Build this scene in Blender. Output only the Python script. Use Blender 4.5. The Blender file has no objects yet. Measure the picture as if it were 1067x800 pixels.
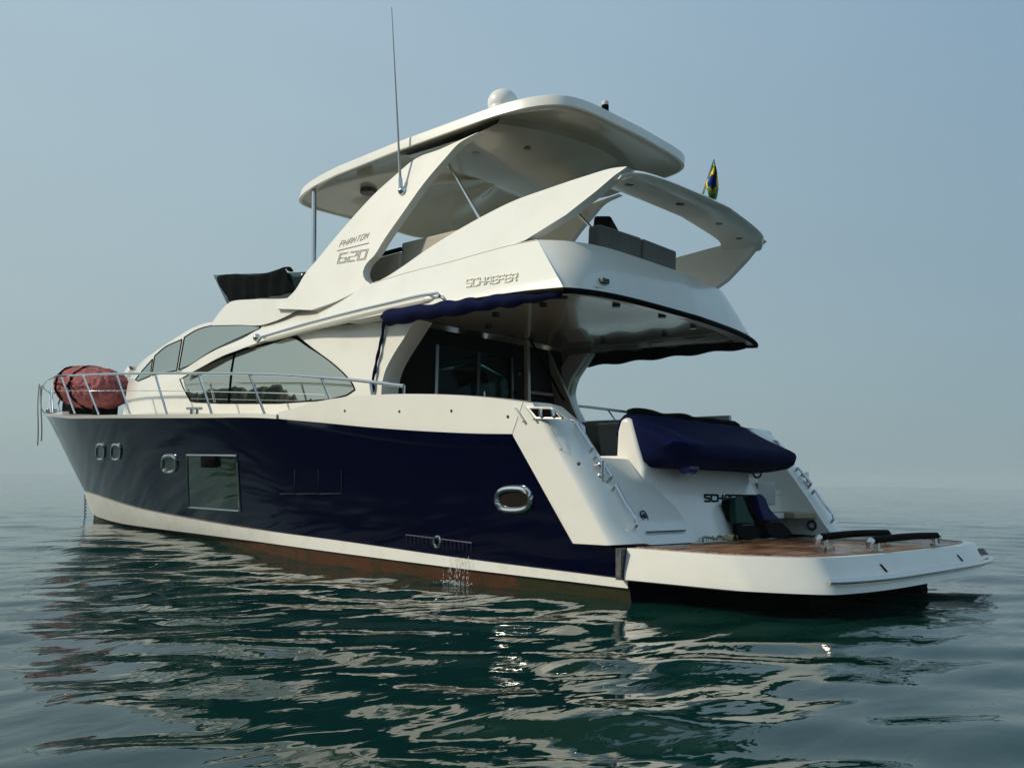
import bpy, math, random
import numpy as np
from mathutils import Vector, Matrix
random.seed(7)
R_ = math.radians
scn = bpy.context.scene
# ------------------------------------------------------------------ camera, solved from the photograph's vanishing points
W_, H_ = 1067.0, 800.0
CX, CY = 533.5, 400.0
VL = (-480.0, 487.0); VR = (1410.0, 524.0)
fl = math.sqrt(-((VL[0]-CX)*(VR[0]-CX)+(VL[1]-CY)*(VR[1]-CY)))
Fv = np.array([VL[0]-CX, VL[1]-CY, fl]); Fv /= np.linalg.norm(Fv)
Sv = np.array([VR[0]-CX, VR[1]-CY, fl]); Sv /= np.linalg.norm(Sv)
Uv = np.cross(Sv, Fv)
if Uv[1] > 0: Uv = -Uv
RM = np.array([Fv, -Sv, Uv])                # boat frame: x forward, y to port, z up
CAMH = 0.962
r0 = RM @ np.array([648-CX, 627-CY, fl])
CP = np.array([0, 2.25, 0]) + (CAMH/r0[2])*r0*1.0
CP = np.array([0, 2.25, 0]) - (-CAMH/r0[2])*r0
# the boat heels a little: gravity normal from the horizon
ha = np.array([0-CX, 492.5-CY, fl]); hb = np.array([1067-CX, 509.0-CY, fl])
nn = RM @ np.cross(ha, hb); nn *= np.sign(nn[2]); nn /= np.linalg.norm(nn)
q = Vector(nn).rotation_difference(Vector((0, 0, 1)))
piv = Vector((0, 2.25, 0))
HEEL = Matrix.Translation(piv) @ q.to_matrix().to_4x4() @ Matrix.Translation(-piv)

cam = bpy.data.objects.new("camera", bpy.data.cameras.new("camera"))
scn.collection.objects.link(cam); scn.camera = cam
cam.data.sensor_fit = 'HORIZONTAL'; cam.data.sensor_width = 36; cam.data.lens = fl/W_*36
cam.data.clip_start = .05; cam.data.clip_end = 20000
m3 = Matrix([[RM[i][0], -RM[i][1], -RM[i][2]] for i in range(3)])
mw = m3.to_4x4(); mw.translation = Vector(CP)
cam.matrix_world = HEEL @ mw
CAMW = cam.matrix_world.translation.copy()

# ------------------------------------------------------------------ world, sun, exposure
SUN_AZ_DIR = Vector((0.62, 0.78, 0)).normalized()     # towards the sun, in plan
SUN_EL = R_(33)
world = bpy.data.worlds.new("World"); scn.world = world; world.use_nodes = True
nt = world.node_tree; nt.nodes.clear()
out = nt.nodes.new('ShaderNodeOutputWorld'); bg = nt.nodes.new('ShaderNodeBackground')
sky = nt.nodes.new('ShaderNodeTexSky'); sky.sky_type = 'NISHITA'; sky.sun_disc = False
sky.sun_elevation = SUN_EL
sky.sun_rotation = math.atan2(SUN_AZ_DIR.x, SUN_AZ_DIR.y)
sky.air_density = 1.0; sky.dust_density = 3.0; sky.ozone_density = 2.0
# thin bright overcast, brighter towards the sun's side, greyer at the horizon
def wmix(fac, a, b):
    x = nt.nodes.new('ShaderNodeMix'); x.data_type = 'RGBA'
    for k, v in ((0, fac), (6, a), (7, b)):
        if isinstance(v, tuple): x.inputs[k].default_value = v
        elif isinstance(v, float): x.inputs[k].default_value = v
        else: nt.links.new(v, x.inputs[k])
    return x.outputs[2]
wtc = nt.nodes.new('ShaderNodeTexCoord')
dp = nt.nodes.new('ShaderNodeVectorMath'); dp.operation = 'DOT_PRODUCT'; dp.inputs[1].default_value = (1, 0, 0)
nt.links.new(wtc.outputs['Generated'], dp.inputs[0])
wr = nt.nodes.new('ShaderNodeMapRange'); wr.inputs[1].default_value = .1; wr.inputs[2].default_value = 1.0; nt.links.new(dp.outputs['Value'], wr.inputs[0])
wsp = nt.nodes.new('ShaderNodeSeparateXYZ'); nt.links.new(wtc.outputs['Generated'], wsp.inputs[0])
wz = nt.nodes.new('ShaderNodeMapRange'); wz.inputs[1].default_value = 0; wz.inputs[2].default_value = .5; nt.links.new(wsp.outputs[2], wz.inputs[0])
lowc = wmix(wr.outputs[0], (2.45, 3.5, 3.9, 1), (3.75, 4.75, 4.65, 1))
hic = wmix(wr.outputs[0], (2.45, 3.85, 5.2, 1), (4.5, 5.9, 6.8, 1))
wn = nt.nodes.new('ShaderNodeTexNoise'); wn.inputs['Scale'].default_value = 2.2; wn.inputs['Detail'].default_value = 4
wm_ = nt.nodes.new('ShaderNodeMapping'); wm_.inputs['Scale'].default_value = (1, 1, 2.6); nt.links.new(wtc.outputs['Generated'], wm_.inputs[0]); nt.links.new(wm_.outputs[0], wn.inputs['Vector'])
wv = nt.nodes.new('ShaderNodeMapRange'); wv.inputs[1].default_value = .3; wv.inputs[2].default_value = .7; wv.inputs[3].default_value = .985; wv.inputs[4].default_value = 1.02; nt.links.new(wn.outputs[0], wv.inputs[0])
wsc = nt.nodes.new('ShaderNodeVectorMath'); wsc.operation = 'SCALE'
nt.links.new(wmix(.90, sky.outputs[0], wmix(wz.outputs[0], lowc, hic)), wsc.inputs[0]); nt.links.new(wv.outputs[0], wsc.inputs['Scale'])
nt.links.new(wsc.outputs[0], bg.inputs[0])
bg.inputs[1].default_value = .10
nt.links.new(bg.outputs[0], out.inputs[0])
sun = bpy.data.objects.new("sun", bpy.data.lights.new("sun", 'SUN'))
sun.data.energy = 3.3; sun.data.angle = R_(3.0); sun.data.color = (1, .90, .72)
sd = Vector((SUN_AZ_DIR.x*math.cos(SUN_EL), SUN_AZ_DIR.y*math.cos(SUN_EL), math.sin(SUN_EL)))
sun.rotation_euler = sd.to_track_quat('Z', 'Y').to_euler()
scn.collection.objects.link(sun)
scn.view_settings.view_transform = 'Standard'; scn.view_settings.look = 'None'
scn.view_settings.gamma = 1; scn.view_settings.exposure = 0.0
scn.view_settings.use_curve_mapping = False
scn.cycles.max_bounces = 8; scn.cycles.transparent_max_bounces = 10
scn.cycles.volume_bounces = 0

# ------------------------------------------------------------------ materials
def mat(name, col, rough=.5, metal=0, spec=.5, coat=0, coatr=.03, bump=None, vary=None, sheen=0):
    m = bpy.data.materials.new(name); m.use_nodes = True
    n = m.node_tree.nodes; l = m.node_tree.links; b = n['Principled BSDF']
    b.inputs['Base Color'].default_value = (*col, 1); b.inputs['Roughness'].default_value = rough
    b.inputs['Metallic'].default_value = metal; b.inputs['Specular IOR Level'].default_value = spec
    b.inputs['Coat Weight'].default_value = coat; b.inputs['Coat Roughness'].default_value = coatr
    if sheen: b.inputs['Sheen Weight'].default_value = sheen
    tc = n.new('ShaderNodeTexCoord')
    if bump:
        sc, st, dist = bump
        t = n.new('ShaderNodeTexNoise'); t.inputs['Scale'].default_value = sc; t.inputs['Detail'].default_value = 4
        l.new(tc.outputs['Object'], t.inputs['Vector'])
        bp = n.new('ShaderNodeBump'); bp.inputs['Strength'].default_value = st; bp.inputs['Distance'].default_value = dist
        l.new(t.outputs[0], bp.inputs['Height']); l.new(bp.outputs[0], b.inputs['Normal'])
    if vary:
        sc, c2, lo, hi = vary
        t = n.new('ShaderNodeTexNoise'); t.inputs['Scale'].default_value = sc; t.inputs['Detail'].default_value = 6
        t.inputs['Roughness'].default_value = .65
        l.new(tc.outputs['Object'], t.inputs['Vector'])
        r = n.new('ShaderNodeMapRange'); r.inputs[1].default_value = lo; r.inputs[2].default_value = hi
        l.new(t.outputs[0], r.inputs[0])
        mx = n.new('ShaderNodeMix'); mx.data_type = 'RGBA'; mx.inputs[6].default_value = (*col, 1); mx.inputs[7].default_value = (*c2, 1)
        l.new(r.outputs[0], mx.inputs[0]); l.new(mx.outputs[2], b.inputs['Base Color'])
    return m
GEL = mat('gelcoat_white', (.83, .82, .755), .28, coat=.6, coatr=.06, bump=(1.3, .10, .02), vary=(1.6, (.76, .75, .67), .48, .78))
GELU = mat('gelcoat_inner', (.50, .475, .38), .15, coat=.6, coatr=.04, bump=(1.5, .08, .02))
NAVY = mat('gelcoat_navy', (.0005, .0009, .011), .07, spec=.25, bump=(.9, .035, .02))
STRIPE = mat('stripe_white', (.90, .89, .83), .3, coat=.4, vary=(3, (.74, .72, .60), .5, .8))
STEEL = mat('stainless', (.72, .73, .72), .16, metal=1)
STEELD = mat('stainless_tarnished', (.30, .33, .34), .3, metal=1)
NAVYC = mat('canvas_navy', (.0015, .004, .030), .8, spec=.08, bump=(14, .5, .02), vary=(5, (.002, .007, .055), .4, .7))
BLACKC = mat('canvas_black', (.0015, .003, .0035), .8, spec=.03, bump=(10, .6, .03), vary=(6, (.003, .006, .006), .4, .7))
REDC = mat('canvas_red', (.40, .135, .13), .85, spec=.2, bump=(9, .8, .05), vary=(5, (.22, .055, .06), .35, .7))
GREYU = mat('upholstery_grey', (.16, .16, .145), .6, bump=(30, .2, .01), vary=(3, (.12, .12, .11), .4, .7))
GREYL = mat('liner_grey', (.42, .44, .41), .35, coat=.3)
BEIGEU = mat('upholstery_beige', (.40, .36, .29), .6, bump=(30, .2, .01))
BLACK = mat('black_rubber', (.002, .002, .002), .6, spec=.02)
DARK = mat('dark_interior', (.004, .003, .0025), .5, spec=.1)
BROWN = mat('wood_tread', (.24, .08, .035), .35, coat=.3, vary=(14, (.15, .045, .02), .4, .7))
RUBBER = mat('grey_rubber', (.11, .12, .11), .6, vary=(20, (.03, .03, .03), .4, .6))
GREENF = mat('fin_green', (.006, .040, .028), .5, spec=.08)
NAVYF = mat('fin_navy', (.004, .004, .06), .5, spec=.08)
ROPE = mat('rope', (.32, .27, .15), .9, bump=(60, .8, .02))
ROPEW = mat('rope_white', (.42, .44, .42), .9)
CHAIN = mat('chain', (.08, .10, .11), .5, metal=.6)
LAMP = mat('lens_dark', (.02, .02, .02), .1)
CHROMEL = mat('letters_dark', (.02, .045, .055), .25, metal=.5)
LETG = mat('letters_grey', (.34, .34, .30), .35, coat=.3)
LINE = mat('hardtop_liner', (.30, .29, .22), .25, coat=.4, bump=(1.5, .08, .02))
LETW = mat('letters_white', (.66, .65, .56), .35, coat=.3)
BLUEB = mat('buoy_blue', (.01, .015, .16), .3, coat=.3)
YEL = mat('flag_yellow', (.85, .60, .03), .7); GRN = mat('flag_green', (.03, .26, .06), .7); FBL = mat('flag_blue', (.015, .10, .40), .7)
WHT = mat('flag_white', (.7, .7, .7), .7)
def glass_mat(name, tint, refl, ior=1.5):
    m = bpy.data.materials.new(name); m.use_nodes = True
    n = m.node_tree.nodes; l = m.node_tree.links; n.clear()
    o = n.new('ShaderNodeOutputMaterial'); t = n.new('ShaderNodeBsdfTransparent'); g = n.new('ShaderNodeBsdfGlossy')
    t.inputs[0].default_value = (*tint, 1); g.inputs['Roughness'].default_value = .015; g.inputs[0].default_value = (*refl, 1)
    f = n.new('ShaderNodeFresnel'); f.inputs[0].default_value = ior
    mx = n.new('ShaderNodeMixShader'); l.new(f.outputs[0], mx.inputs[0]); l.new(t.outputs[0], mx.inputs[1]); l.new(g.outputs[0], mx.inputs[2])
    l.new(mx.outputs[0], o.inputs[0]); return m
GLASSP = glass_mat('glass_mirror_tint', (.015, .025, .02), (.62, .62, .54), 3.4)
GLASS = glass_mat('glass_tinted', (.10, .17, .16), (.80, .80, .70), 2.0)
GLASSD = glass_mat('glass_door', (.30, .50, .50), (.25, .28, .28), 1.3)
GLASSM = mat('glass_hull_mirror', (.11, .16, .125), .03, metal=.9)
# teak, wet in places
TEAK = mat('teak', (.17, .066, .03), .35)
n = TEAK.node_tree.nodes; l = TEAK.node_tree.links; b = n['Principled BSDF']
tc = n.new('ShaderNodeTexCoord'); mp = n.new('ShaderNodeMapping'); mp.inputs['Scale'].default_value = (9, 1.0, 1)
l.new(tc.outputs['Object'], mp.inputs[0])
no = n.new('ShaderNodeTexNoise'); no.inputs['Scale'].default_value = 2.2; no.inputs['Detail'].default_value = 7; l.new(mp.outputs[0], no.inputs['Vector'])
rp = n.new('ShaderNodeValToRGB'); l.new(no.outputs[0], rp.inputs[0])
rp.color_ramp.elements[0].position = .35; rp.color_ramp.elements[0].color = (.14, .055, .025, 1)
rp.color_ramp.elements[1].position = .68; rp.color_ramp.elements[1].color = (.66, .37, .20, 1)
sp = n.new('ShaderNodeSeparateXYZ'); l.new(tc.outputs['Object'], sp.inputs[0])
mm = n.new('ShaderNodeMath'); mm.operation = 'MULTIPLY'; mm.inputs[1].default_value = 1/.058; l.new(sp.outputs[0], mm.inputs[0])
fr = n.new('ShaderNodeMath'); fr.operation = 'FRACT'; l.new(mm.outputs[0], fr.inputs[0])
gt = n.new('ShaderNodeMath'); gt.operation = 'LESS_THAN'; gt.inputs[1].default_value = .09; l.new(fr.outputs[0], gt.inputs[0])
mx = n.new('ShaderNodeMix'); mx.data_type = 'RGBA'; mx.inputs[7].default_value = (.008, .007, .006, 1)
l.new(gt.outputs[0], mx.inputs[0]); l.new(rp.outputs[0], mx.inputs[6]); l.new(mx.outputs[2], b.inputs['Base Color'])
n2 = n.new('ShaderNodeTexNoise'); n2.inputs['Scale'].default_value = 1.6; l.new(tc.outputs['Object'], n2.inputs['Vector'])
mr = n.new('ShaderNodeMapRange'); mr.inputs[1].default_value = .42; mr.inputs[2].default_value = .6; mr.inputs[3].default_value = .06; mr.inputs[4].default_value = .5
l.new(n2.outputs[0], mr.inputs[0]); l.new(mr.outputs[0], b.inputs['Roughness'])
# antifouling, fouled green and rusty brown
ANTI = mat('antifouling', (.020, .022, .006), .6, bump=(12, .4, .02))
n = ANTI.node_tree.nodes; l = ANTI.node_tree.links; b = n['Principled BSDF']
tc = n.new('ShaderNodeTexCoord'); sp = n.new('ShaderNodeSeparateXYZ'); l.new(tc.outputs['Object'], sp.inputs[0])
r1 = n.new('ShaderNodeMapRange'); r1.interpolation_type = 'SMOOTHSTEP'; r1.inputs[1].default_value = 1.15; r1.inputs[2].default_value = 1.25; l.new(sp.outputs[0], r1.inputs[0])
r2 = n.new('ShaderNodeMapRange'); r2.interpolation_type = 'SMOOTHSTEP'; r2.inputs[1].default_value = 6.2; r2.inputs[2].default_value = 8.5; r2.inputs[3].default_value = 1; r2.inputs[4].default_value = 0; l.new(sp.outputs[0], r2.inputs[0])
mu = n.new('ShaderNodeMath'); mu.operation = 'MULTIPLY'; l.new(r1.outputs[0], mu.inputs[0]); l.new(r2.outputs[0], mu.inputs[1])
no = n.new('ShaderNodeTexNoise'); no.inputs['Scale'].default_value = 5; no.inputs['Detail'].default_value = 6; l.new(tc.outputs['Object'], no.inputs['Vector'])
mu2 = n.new('ShaderNodeMapRange'); mu2.inputs[1].default_value = .3; mu2.inputs[2].default_value = .6; l.new(no.outputs[0], mu2.inputs[0])
mu3 = n.new('ShaderNodeMath'); mu3.operation = 'MULTIPLY'; l.new(mu.outputs[0], mu3.inputs[0]); l.new(mu2.outputs[0], mu3.inputs[1])
mx = n.new('ShaderNodeMix'); mx.data_type = 'RGBA'; mx.inputs[6].default_value = (.030, .032, .008, 1); mx.inputs[7].default_value = (.10, .032, .012, 1)
l.new(mu3.outputs[0], mx.inputs[0]); l.new(mx.outputs[2], b.inputs['Base Color'])

# ------------------------------------------------------------------ object helpers
BASE = {}
ROOTS = []
def root(name, base, label, cat, group=None):
    o = bpy.data.objects.new(name, None); scn.collection.objects.link(o)
    o.location = base; o.empty_display_size = .2; BASE[o.name] = Vector(base)
    o['label'] = label; o['category'] = cat
    if group: o['group'] = group
    ROOTS.append(o); return o
def skew(v):
    x, y, z = float(v[0]), float(v[1]), float(v[2])
    if y >= 0 or z < 1.6 or z > 8 or x > 13: return (x, y, z)
    w = min((z-1.6), 1); w = w*w*(3-2*w); w *= min(1, (13-x)/4)
    kx = .20 if z < 4.6 else max(.08, .20-.17*(z-4.6))
    return (x-kx*y*w, y, z-.05*y*w)
def mesh(name, V, F, m, parent=None, smooth=True, base=None, auto=35, label=None, cat=None, group=None, mats=None, mi=None):
    b = BASE[parent.name] if parent is not None else Vector(base or (0, 0, 0))
    me = bpy.data.meshes.new(name)
    me.from_pydata([tuple(Vector(skew(v))-b) for v in V], [], [tuple(f) for f in F]); me.validate(); me.update()
    for mm_ in (mats or [m]): me.materials.append(mm_)
    if mi is not None:
        for p, k in zip(me.polygons, mi): p.material_index = k
    o = bpy.data.objects.new(name, me); scn.collection.objects.link(o)
    if parent is not None: o.parent = parent
    else: o.location = b; ROOTS.append(o)
    BASE[o.name] = b
    if smooth:
        me.polygons.foreach_set('use_smooth', [True]*len(me.polygons))
        try: me.set_sharp_from_angle(angle=R_(auto))
        except Exception: pass
    if label: o['label'] = label
    if cat: o['category'] = cat
    if group: o['group'] = group
    return o
def bevel(o, w, seg=2, ang=35):
    md = o.modifiers.new('bevel', 'BEVEL'); md.width = w; md.segments = seg; md.limit_method = 'ANGLE'; md.angle_limit = R_(ang); return o
def solid(o, t, off=-1):
    md = o.modifiers.new('solid', 'SOLIDIFY'); md.thickness = t; md.offset = off; md.use_quality_normals = True; return o
class MB:
    def __init__(s): s.V = []; s.F = []
    def add(s, V, F):
        k = len(s.V); s.V += [tuple(v) for v in V]; s.F += [tuple(i+k for i in f) for f in F]; return s
    def grid(s, rows, flip=False, closeu=False):
        nr = len(rows); nc = len(rows[0]); F = []
        for i in range(nr-1):
            for j in range(nc-1 if not closeu else nc):
                a = i*nc+j; b_ = i*nc+(j+1) % nc; f = (a, b_, b_+nc, a+nc)
                F.append(f[::-1] if flip else f)
        return s.add([p for r in rows for p in r], F)
    def gridm(s, rows, flip=False):
        s.grid(rows, flip); s.grid([[(p[0], -p[1], p[2]) for p in r] for r in rows], not flip); return s
    def box(s, a, b_):
        (x0, y0, z0), (x1, y1, z1) = a, b_
        V = [(x, y, z) for x in (x0, x1) for y in (y0, y1) for z in (z0, z1)]
        return s.add(V, [(0, 1, 3, 2), (4, 6, 7, 5), (0, 4, 5, 1), (2, 3, 7, 6), (0, 2, 6, 4), (1, 5, 7, 3)])
    def prism(s, poly, vec):       # closed polygon of 3-D points, swept by a vector
        n_ = len(poly); P = [Vector(p) for p in poly]; Q = [p+Vector(vec) for p in P]
        return s.add(P+Q, [tuple(range(n_)), tuple(range(2*n_-1, n_-1, -1))]+[(i, i+n_, (i+1) % n_+n_, (i+1) % n_) for i in range(n_)])
    def tube(s, pts, r, k=10, cap=True):
        P = [Vector(p) for p in pts]
        rr = r if isinstance(r, (list, tuple)) else [r]*len(P)
        up = Vector((.13, .21, .97)); rows = []
        for i, p in enumerate(P):
            t = (P[min(i+1, len(P)-1)]-P[max(i-1, 0)]).normalized()
            a = t.cross(up)
            if a.length < .15: a = t.cross(Vector((1, 0, .1)))
            a.normalize(); c = t.cross(a).normalized()
            rows.append([p+(a*math.cos(2*math.pi*j/k)+c*math.sin(2*math.pi*j/k))*rr[i] for j in range(k)])
        b0 = len(s.V); s.grid(rows, closeu=True)
        if cap: s.F.append(tuple(b0+j for j in range(k))[::-1]); s.F.append(tuple(b0+(len(P)-1)*k+j for j in range(k)))
        return s
    def ball(s, c, r, k=14, sq=(1, 1, 1)):
        rows = []
        for i in range(k//2+1):
            th = math.pi*i/(k//2); th = min(max(th, .02), math.pi-.02)
            rows.append([(c[0]+r*sq[0]*math.sin(th)*math.cos(2*math.pi*j/k), c[1]+r*sq[1]*math.sin(th)*math.sin(2*math.pi*j/k), c[2]+r*sq[2]*math.cos(th)) for j in range(k)])
        return s.grid(rows, closeu=True)
    def mirror(s):
        k = len(s.V); s.V += [(v[0], -v[1], v[2]) for v in s.V]; s.F += [tuple(i+k for i in f[::-1]) for f in s.F[:]]; return s
    def build_lr(s, name, m, parent, **kw):      # port and starboard halves as two parts
        o = []
        for sg in (1, -1):
            F = [f for f in s.F if sum(s.V[i][1] for i in f)*sg > 0]; ids = sorted({i for f in F for i in f}); mp_ = {k: j for j, k in enumerate(ids)}
            o.append(mesh(name, [s.V[i] for i in ids], [tuple(mp_[i] for i in f) for f in F], m, parent, **kw))
        return o
    def build(s, name, m, parent=None, **kw): return mesh(name, s.V, s.F, m, parent, **kw)
def crom(P, n):
    P = [np.array(p, float) for p in P]
    if len(P) == 2: return [P[0]+(P[1]-P[0])*t for t in np.linspace(0, 1, n)]
    Q = [2*P[0]-P[1]]+P+[2*P[-1]-P[-2]]; o = []
    L = [0]
    for i in range(1, len(P)): L.append(L[-1]+np.linalg.norm(P[i]-P[i-1]))
    for t in np.linspace(0, L[-1], n):
        i = min(max(np.searchsorted(L, t, side='right')-1, 0), len(P)-2)
        u = (t-L[i])/(L[i+1]-L[i]+1e-12); p0, p1, p2, p3 = Q[i:i+4]
        d = L[i+1]-L[i]
        d0 = np.linalg.norm(p1-p0)+1e-9; d2 = np.linalg.norm(p3-p2)+1e-9
        m1 = d*((p1-p0)/d0-(p2-p0)/(d0+d)+(p2-p1)/d) if i > 0 else (p2-p1)
        m2 = d*((p2-p1)/d-(p3-p1)/(d+d2)+(p3-p2)/d2) if i < len(P)-2 else (p2-p1)
        o.append((2*u**3-3*u**2+1)*p1+(u**3-2*u**2+u)*m1+(-2*u**3+3*u**2)*p2+(u**3-u**2)*m2)
    return o
def lin(P, n):
    P = [np.array(p, float) for p in P]; L = [0]
    for i in range(1, len(P)): L.append(L[-1]+np.linalg.norm(P[i]-P[i-1]))
    o = []
    for t in np.linspace(0, L[-1], n):
        i = min(max(np.searchsorted(L, t, side='right')-1, 0), len(P)-2)
        u = (t-L[i])/(L[i+1]-L[i]+1e-12); o.append(P[i]+(P[i+1]-P[i])*u)
    return o
def ip(x, T):
    return float(np.interp(x, [a for a, _ in T], [b_ for _, b_ in T]))
def sm(x, T):        # smooth (pchip-like) interpolation
    xs = [a for a, _ in T]; ys = [b_ for _, b_ in T]
    if x <= xs[0]: return ys[0]
    if x >= xs[-1]: return ys[-1]
    i = int(np.searchsorted(xs, x, side='right'))-1; h = xs[i+1]-xs[i]; t = (x-xs[i])/h
    def sl(k):
        if k == 0: return (ys[1]-ys[0])/(xs[1]-xs[0])
        if k == len(xs)-1: return (ys[-1]-ys[-2])/(xs[-1]-xs[-2])
        a = (ys[k]-ys[k-1])/(xs[k]-xs[k-1]); c = (ys[k+1]-ys[k])/(xs[k+1]-xs[k])
        return 0 if a*c <= 0 else 2*a*c/(a+c)
    m0, m1 = sl(i)*h, sl(i+1)*h
    return (2*t**3-3*t**2+1)*ys[i]+(t**3-2*t**2+t)*m0+(-2*t**3+3*t**2)*ys[i+1]+(t**3-t**2)*m1
# ---- rays through the photograph onto real surfaces of the boat
def ray(u, v):
    r = RM @ np.array([u-CX, v-CY, fl]); return r/np.linalg.norm(r)
def onY(u, v, y): r = ray(u, v); return CP+(y-CP[1])/r[1]*r
def onX(u, v, x): r = ray(u, v); return CP+(x-CP[0])/r[0]*r
def onZ(u, v, z): r = ray(u, v); return CP+(z-CP[2])/r[2]*r
def onS(u, v, S, y0=3.2, y1=-.05):       # first hit of y = S(x,z) coming from port
    r = ray(u, v); prev = None
    for y in np.linspace(y0, y1, 70):
        p = CP+(y-CP[1])/r[1]*r; d = y-S(p[0], p[2])
        if d <= 0 and prev is not None:
            a, b_ = prev, y
            for _ in range(18):
                mth = (a+b_)/2; p = CP+(mth-CP[1])/r[1]*r
                if mth-S(p[0], p[2]) > 0: a = mth
                else: b_ = mth
            return p
        prev = y
    return p
def rows_between(A, B, S, nu, nv, fa=crom, fb=None, off=0):
    a = fa(A, nu); b_ = (fb or fa)(B, nu); rows = []
    for j in range(nv):
        t = j/(nv-1); rows.append([onS(*(a[i]*(1-t)+b_[i]*t), S)+np.array([0, off, 0]) for i in range(nu)])
    return rows

# ================================================================== WATER
rng = np.random.default_rng(4)
ring = [0.35]
while ring[-1] < 30: ring.append(ring[-1]*1.0095+.004)
while ring[-1] < 3000: ring.append(ring[-1]*1.045)
rr_ = np.array(ring); na = 760; th = np.linspace(0, 2*math.pi, na, endpoint=False)
X = CAMW.x+np.outer(rr_, np.cos(th)); Y = CAMW.y+np.outer(rr_, np.sin(th)); Z = np.zeros_like(X)
vd = Vector((-math.cos(0), 0, 0))
fwd = cam.matrix_world.to_3x3() @ Vector((0, 0, -1)); wa = math.atan2(fwd.y, fwd.x)
for lam, amp, num in ((5.5, .010, 4), (2.6, .008, 6), (1.3, .0066, 10), (.70, .0046, 14), (.42, .0020, 14)):
    fade = np.clip(1.6-rr_*0.0155/lam*2.2, 0, 1)[:, None]
    for _ in range(num):
        a = wa+rng.normal(0, .55)+(math.pi if rng.random() < .3 else 0); k = 2*math.pi/(lam*rng.uniform(.75, 1.3)); ph = rng.uniform(0, 7)
        s_ = np.sin(k*(X*math.cos(a)+Y*math.sin(a))+ph+.8*np.sin(.31*X+.17*Y+ph))
        Z += fade*amp/math.sqrt(num)*1.5*s_
dd_ = np.hypot(X-2.0, Y-2.45)
Z += .007*np.sin(dd_*2*math.pi/.30)*np.exp(-dd_/.9)
nr = len(rr_)
V = np.column_stack([X.ravel(), Y.ravel(), Z.ravel()]); V = np.vstack([V, [[CAMW.x, CAMW.y, 0]]])
ii, jj = np.meshgrid(np.arange(nr-1), np.arange(na), indexing='ij')
a = ii*na+jj; b_ = ii*na+(jj+1) % na
Q = np.stack([a, a+na, b_+na, b_], -1).reshape(-1, 4)
me = bpy.data.meshes.new('water')
me.vertices.add(len(V)); me.vertices.foreach_set('co', V.astype(np.float32).ravel())
tri = np.array([[len(V)-1, j, (j+1) % na] for j in range(na)])
lv = np.concatenate([Q.ravel(), tri.ravel()]).astype(np.int32)
me.loops.add(len(lv)); me.loops.foreach_set('vertex_index', lv)
ls = np.concatenate([np.arange(len(Q))*4, len(Q)*4+np.arange(len(tri))*3]).astype(np.int32)
me.polygons.add(len(ls)); me.polygons.foreach_set('loop_start', ls)
me.polygons.foreach_set('loop_total', np.concatenate([np.full(len(Q), 4), np.full(len(tri), 3)]).astype(np.int32))
me.update(calc_edges=True); me.validate(); me.polygons.foreach_set('use_smooth', [True]*len(me.polygons))
water = bpy.data.objects.new('water', me); scn.collection.objects.link(water); water['kind'] = 'structure'
WM = bpy.data.materials.new('sea_water'); WM.use_nodes = True
n = WM.node_tree.nodes; l = WM.node_tree.links; b = n['Principled BSDF']
b.inputs['Base Color'].default_value = (.0028, .028, .022, 1); b.inputs['Roughness'].default_value = .03; b.inputs['IOR'].default_value = 1.5
tc = n.new('ShaderNodeTexCoord')
def nz(scale, sx, sy, rot, det=3, dist=0.0):
    mp = n.new('ShaderNodeMapping'); mp.inputs['Rotation'].default_value = (0, 0, rot); mp.inputs['Scale'].default_value = (sx, sy, 1)
    l.new(tc.outputs['Object'], mp.inputs[0])
    t = n.new('ShaderNodeTexNoise'); t.inputs['Scale'].default_value = scale; t.inputs['Detail'].default_value = det; t.inputs['Distortion'].default_value = dist
    l.new(mp.outputs[0], t.inputs['Vector']); return t.outputs[0]
h1 = nz(1.1, 1, .45, -wa, 3, .6); h2 = nz(5.0, 1, .5, -wa, 3, .5)
b1 = n.new('ShaderNodeBump'); b1.inputs['Strength'].default_value = 1; b1.inputs['Distance'].default_value = .05; l.new(h1, b1.inputs['Height'])
b2 = n.new('ShaderNodeBump'); b2.inputs['Strength'].default_value = 1; b2.inputs['Distance'].default_value = .0065; l.new(h2, b2.inputs['Height']); l.new(b1.outputs[0], b2.inputs['Normal'])
l.new(b2.outputs[0], b.inputs['Normal'])
me.materials.append(WM)

# haze
hz = MB(); hz.box((CAMW.x-3200, CAMW.y-3200, -1.5), (CAMW.x+3200, CAMW.y+3200, 34))
ho = hz.build('haze', None, smooth=False); ho.data.materials.clear(); ROOTS.remove(ho); ho['kind'] = 'stuff'
HM = bpy.data.materials.new('haze_air'); HM.use_nodes = True; n = HM.node_tree.nodes; l = HM.node_tree.links
n.remove(n['Principled BSDF']); vp = n.new('ShaderNodeVolumePrincipled')
vp.inputs['Color'].default_value = (.80, .92, .97, 1); vp.inputs['Density'].default_value = .0005
l.new(vp.outputs[0], n['Material Output'].inputs['Volume']); ho.data.materials.append(HM)

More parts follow.
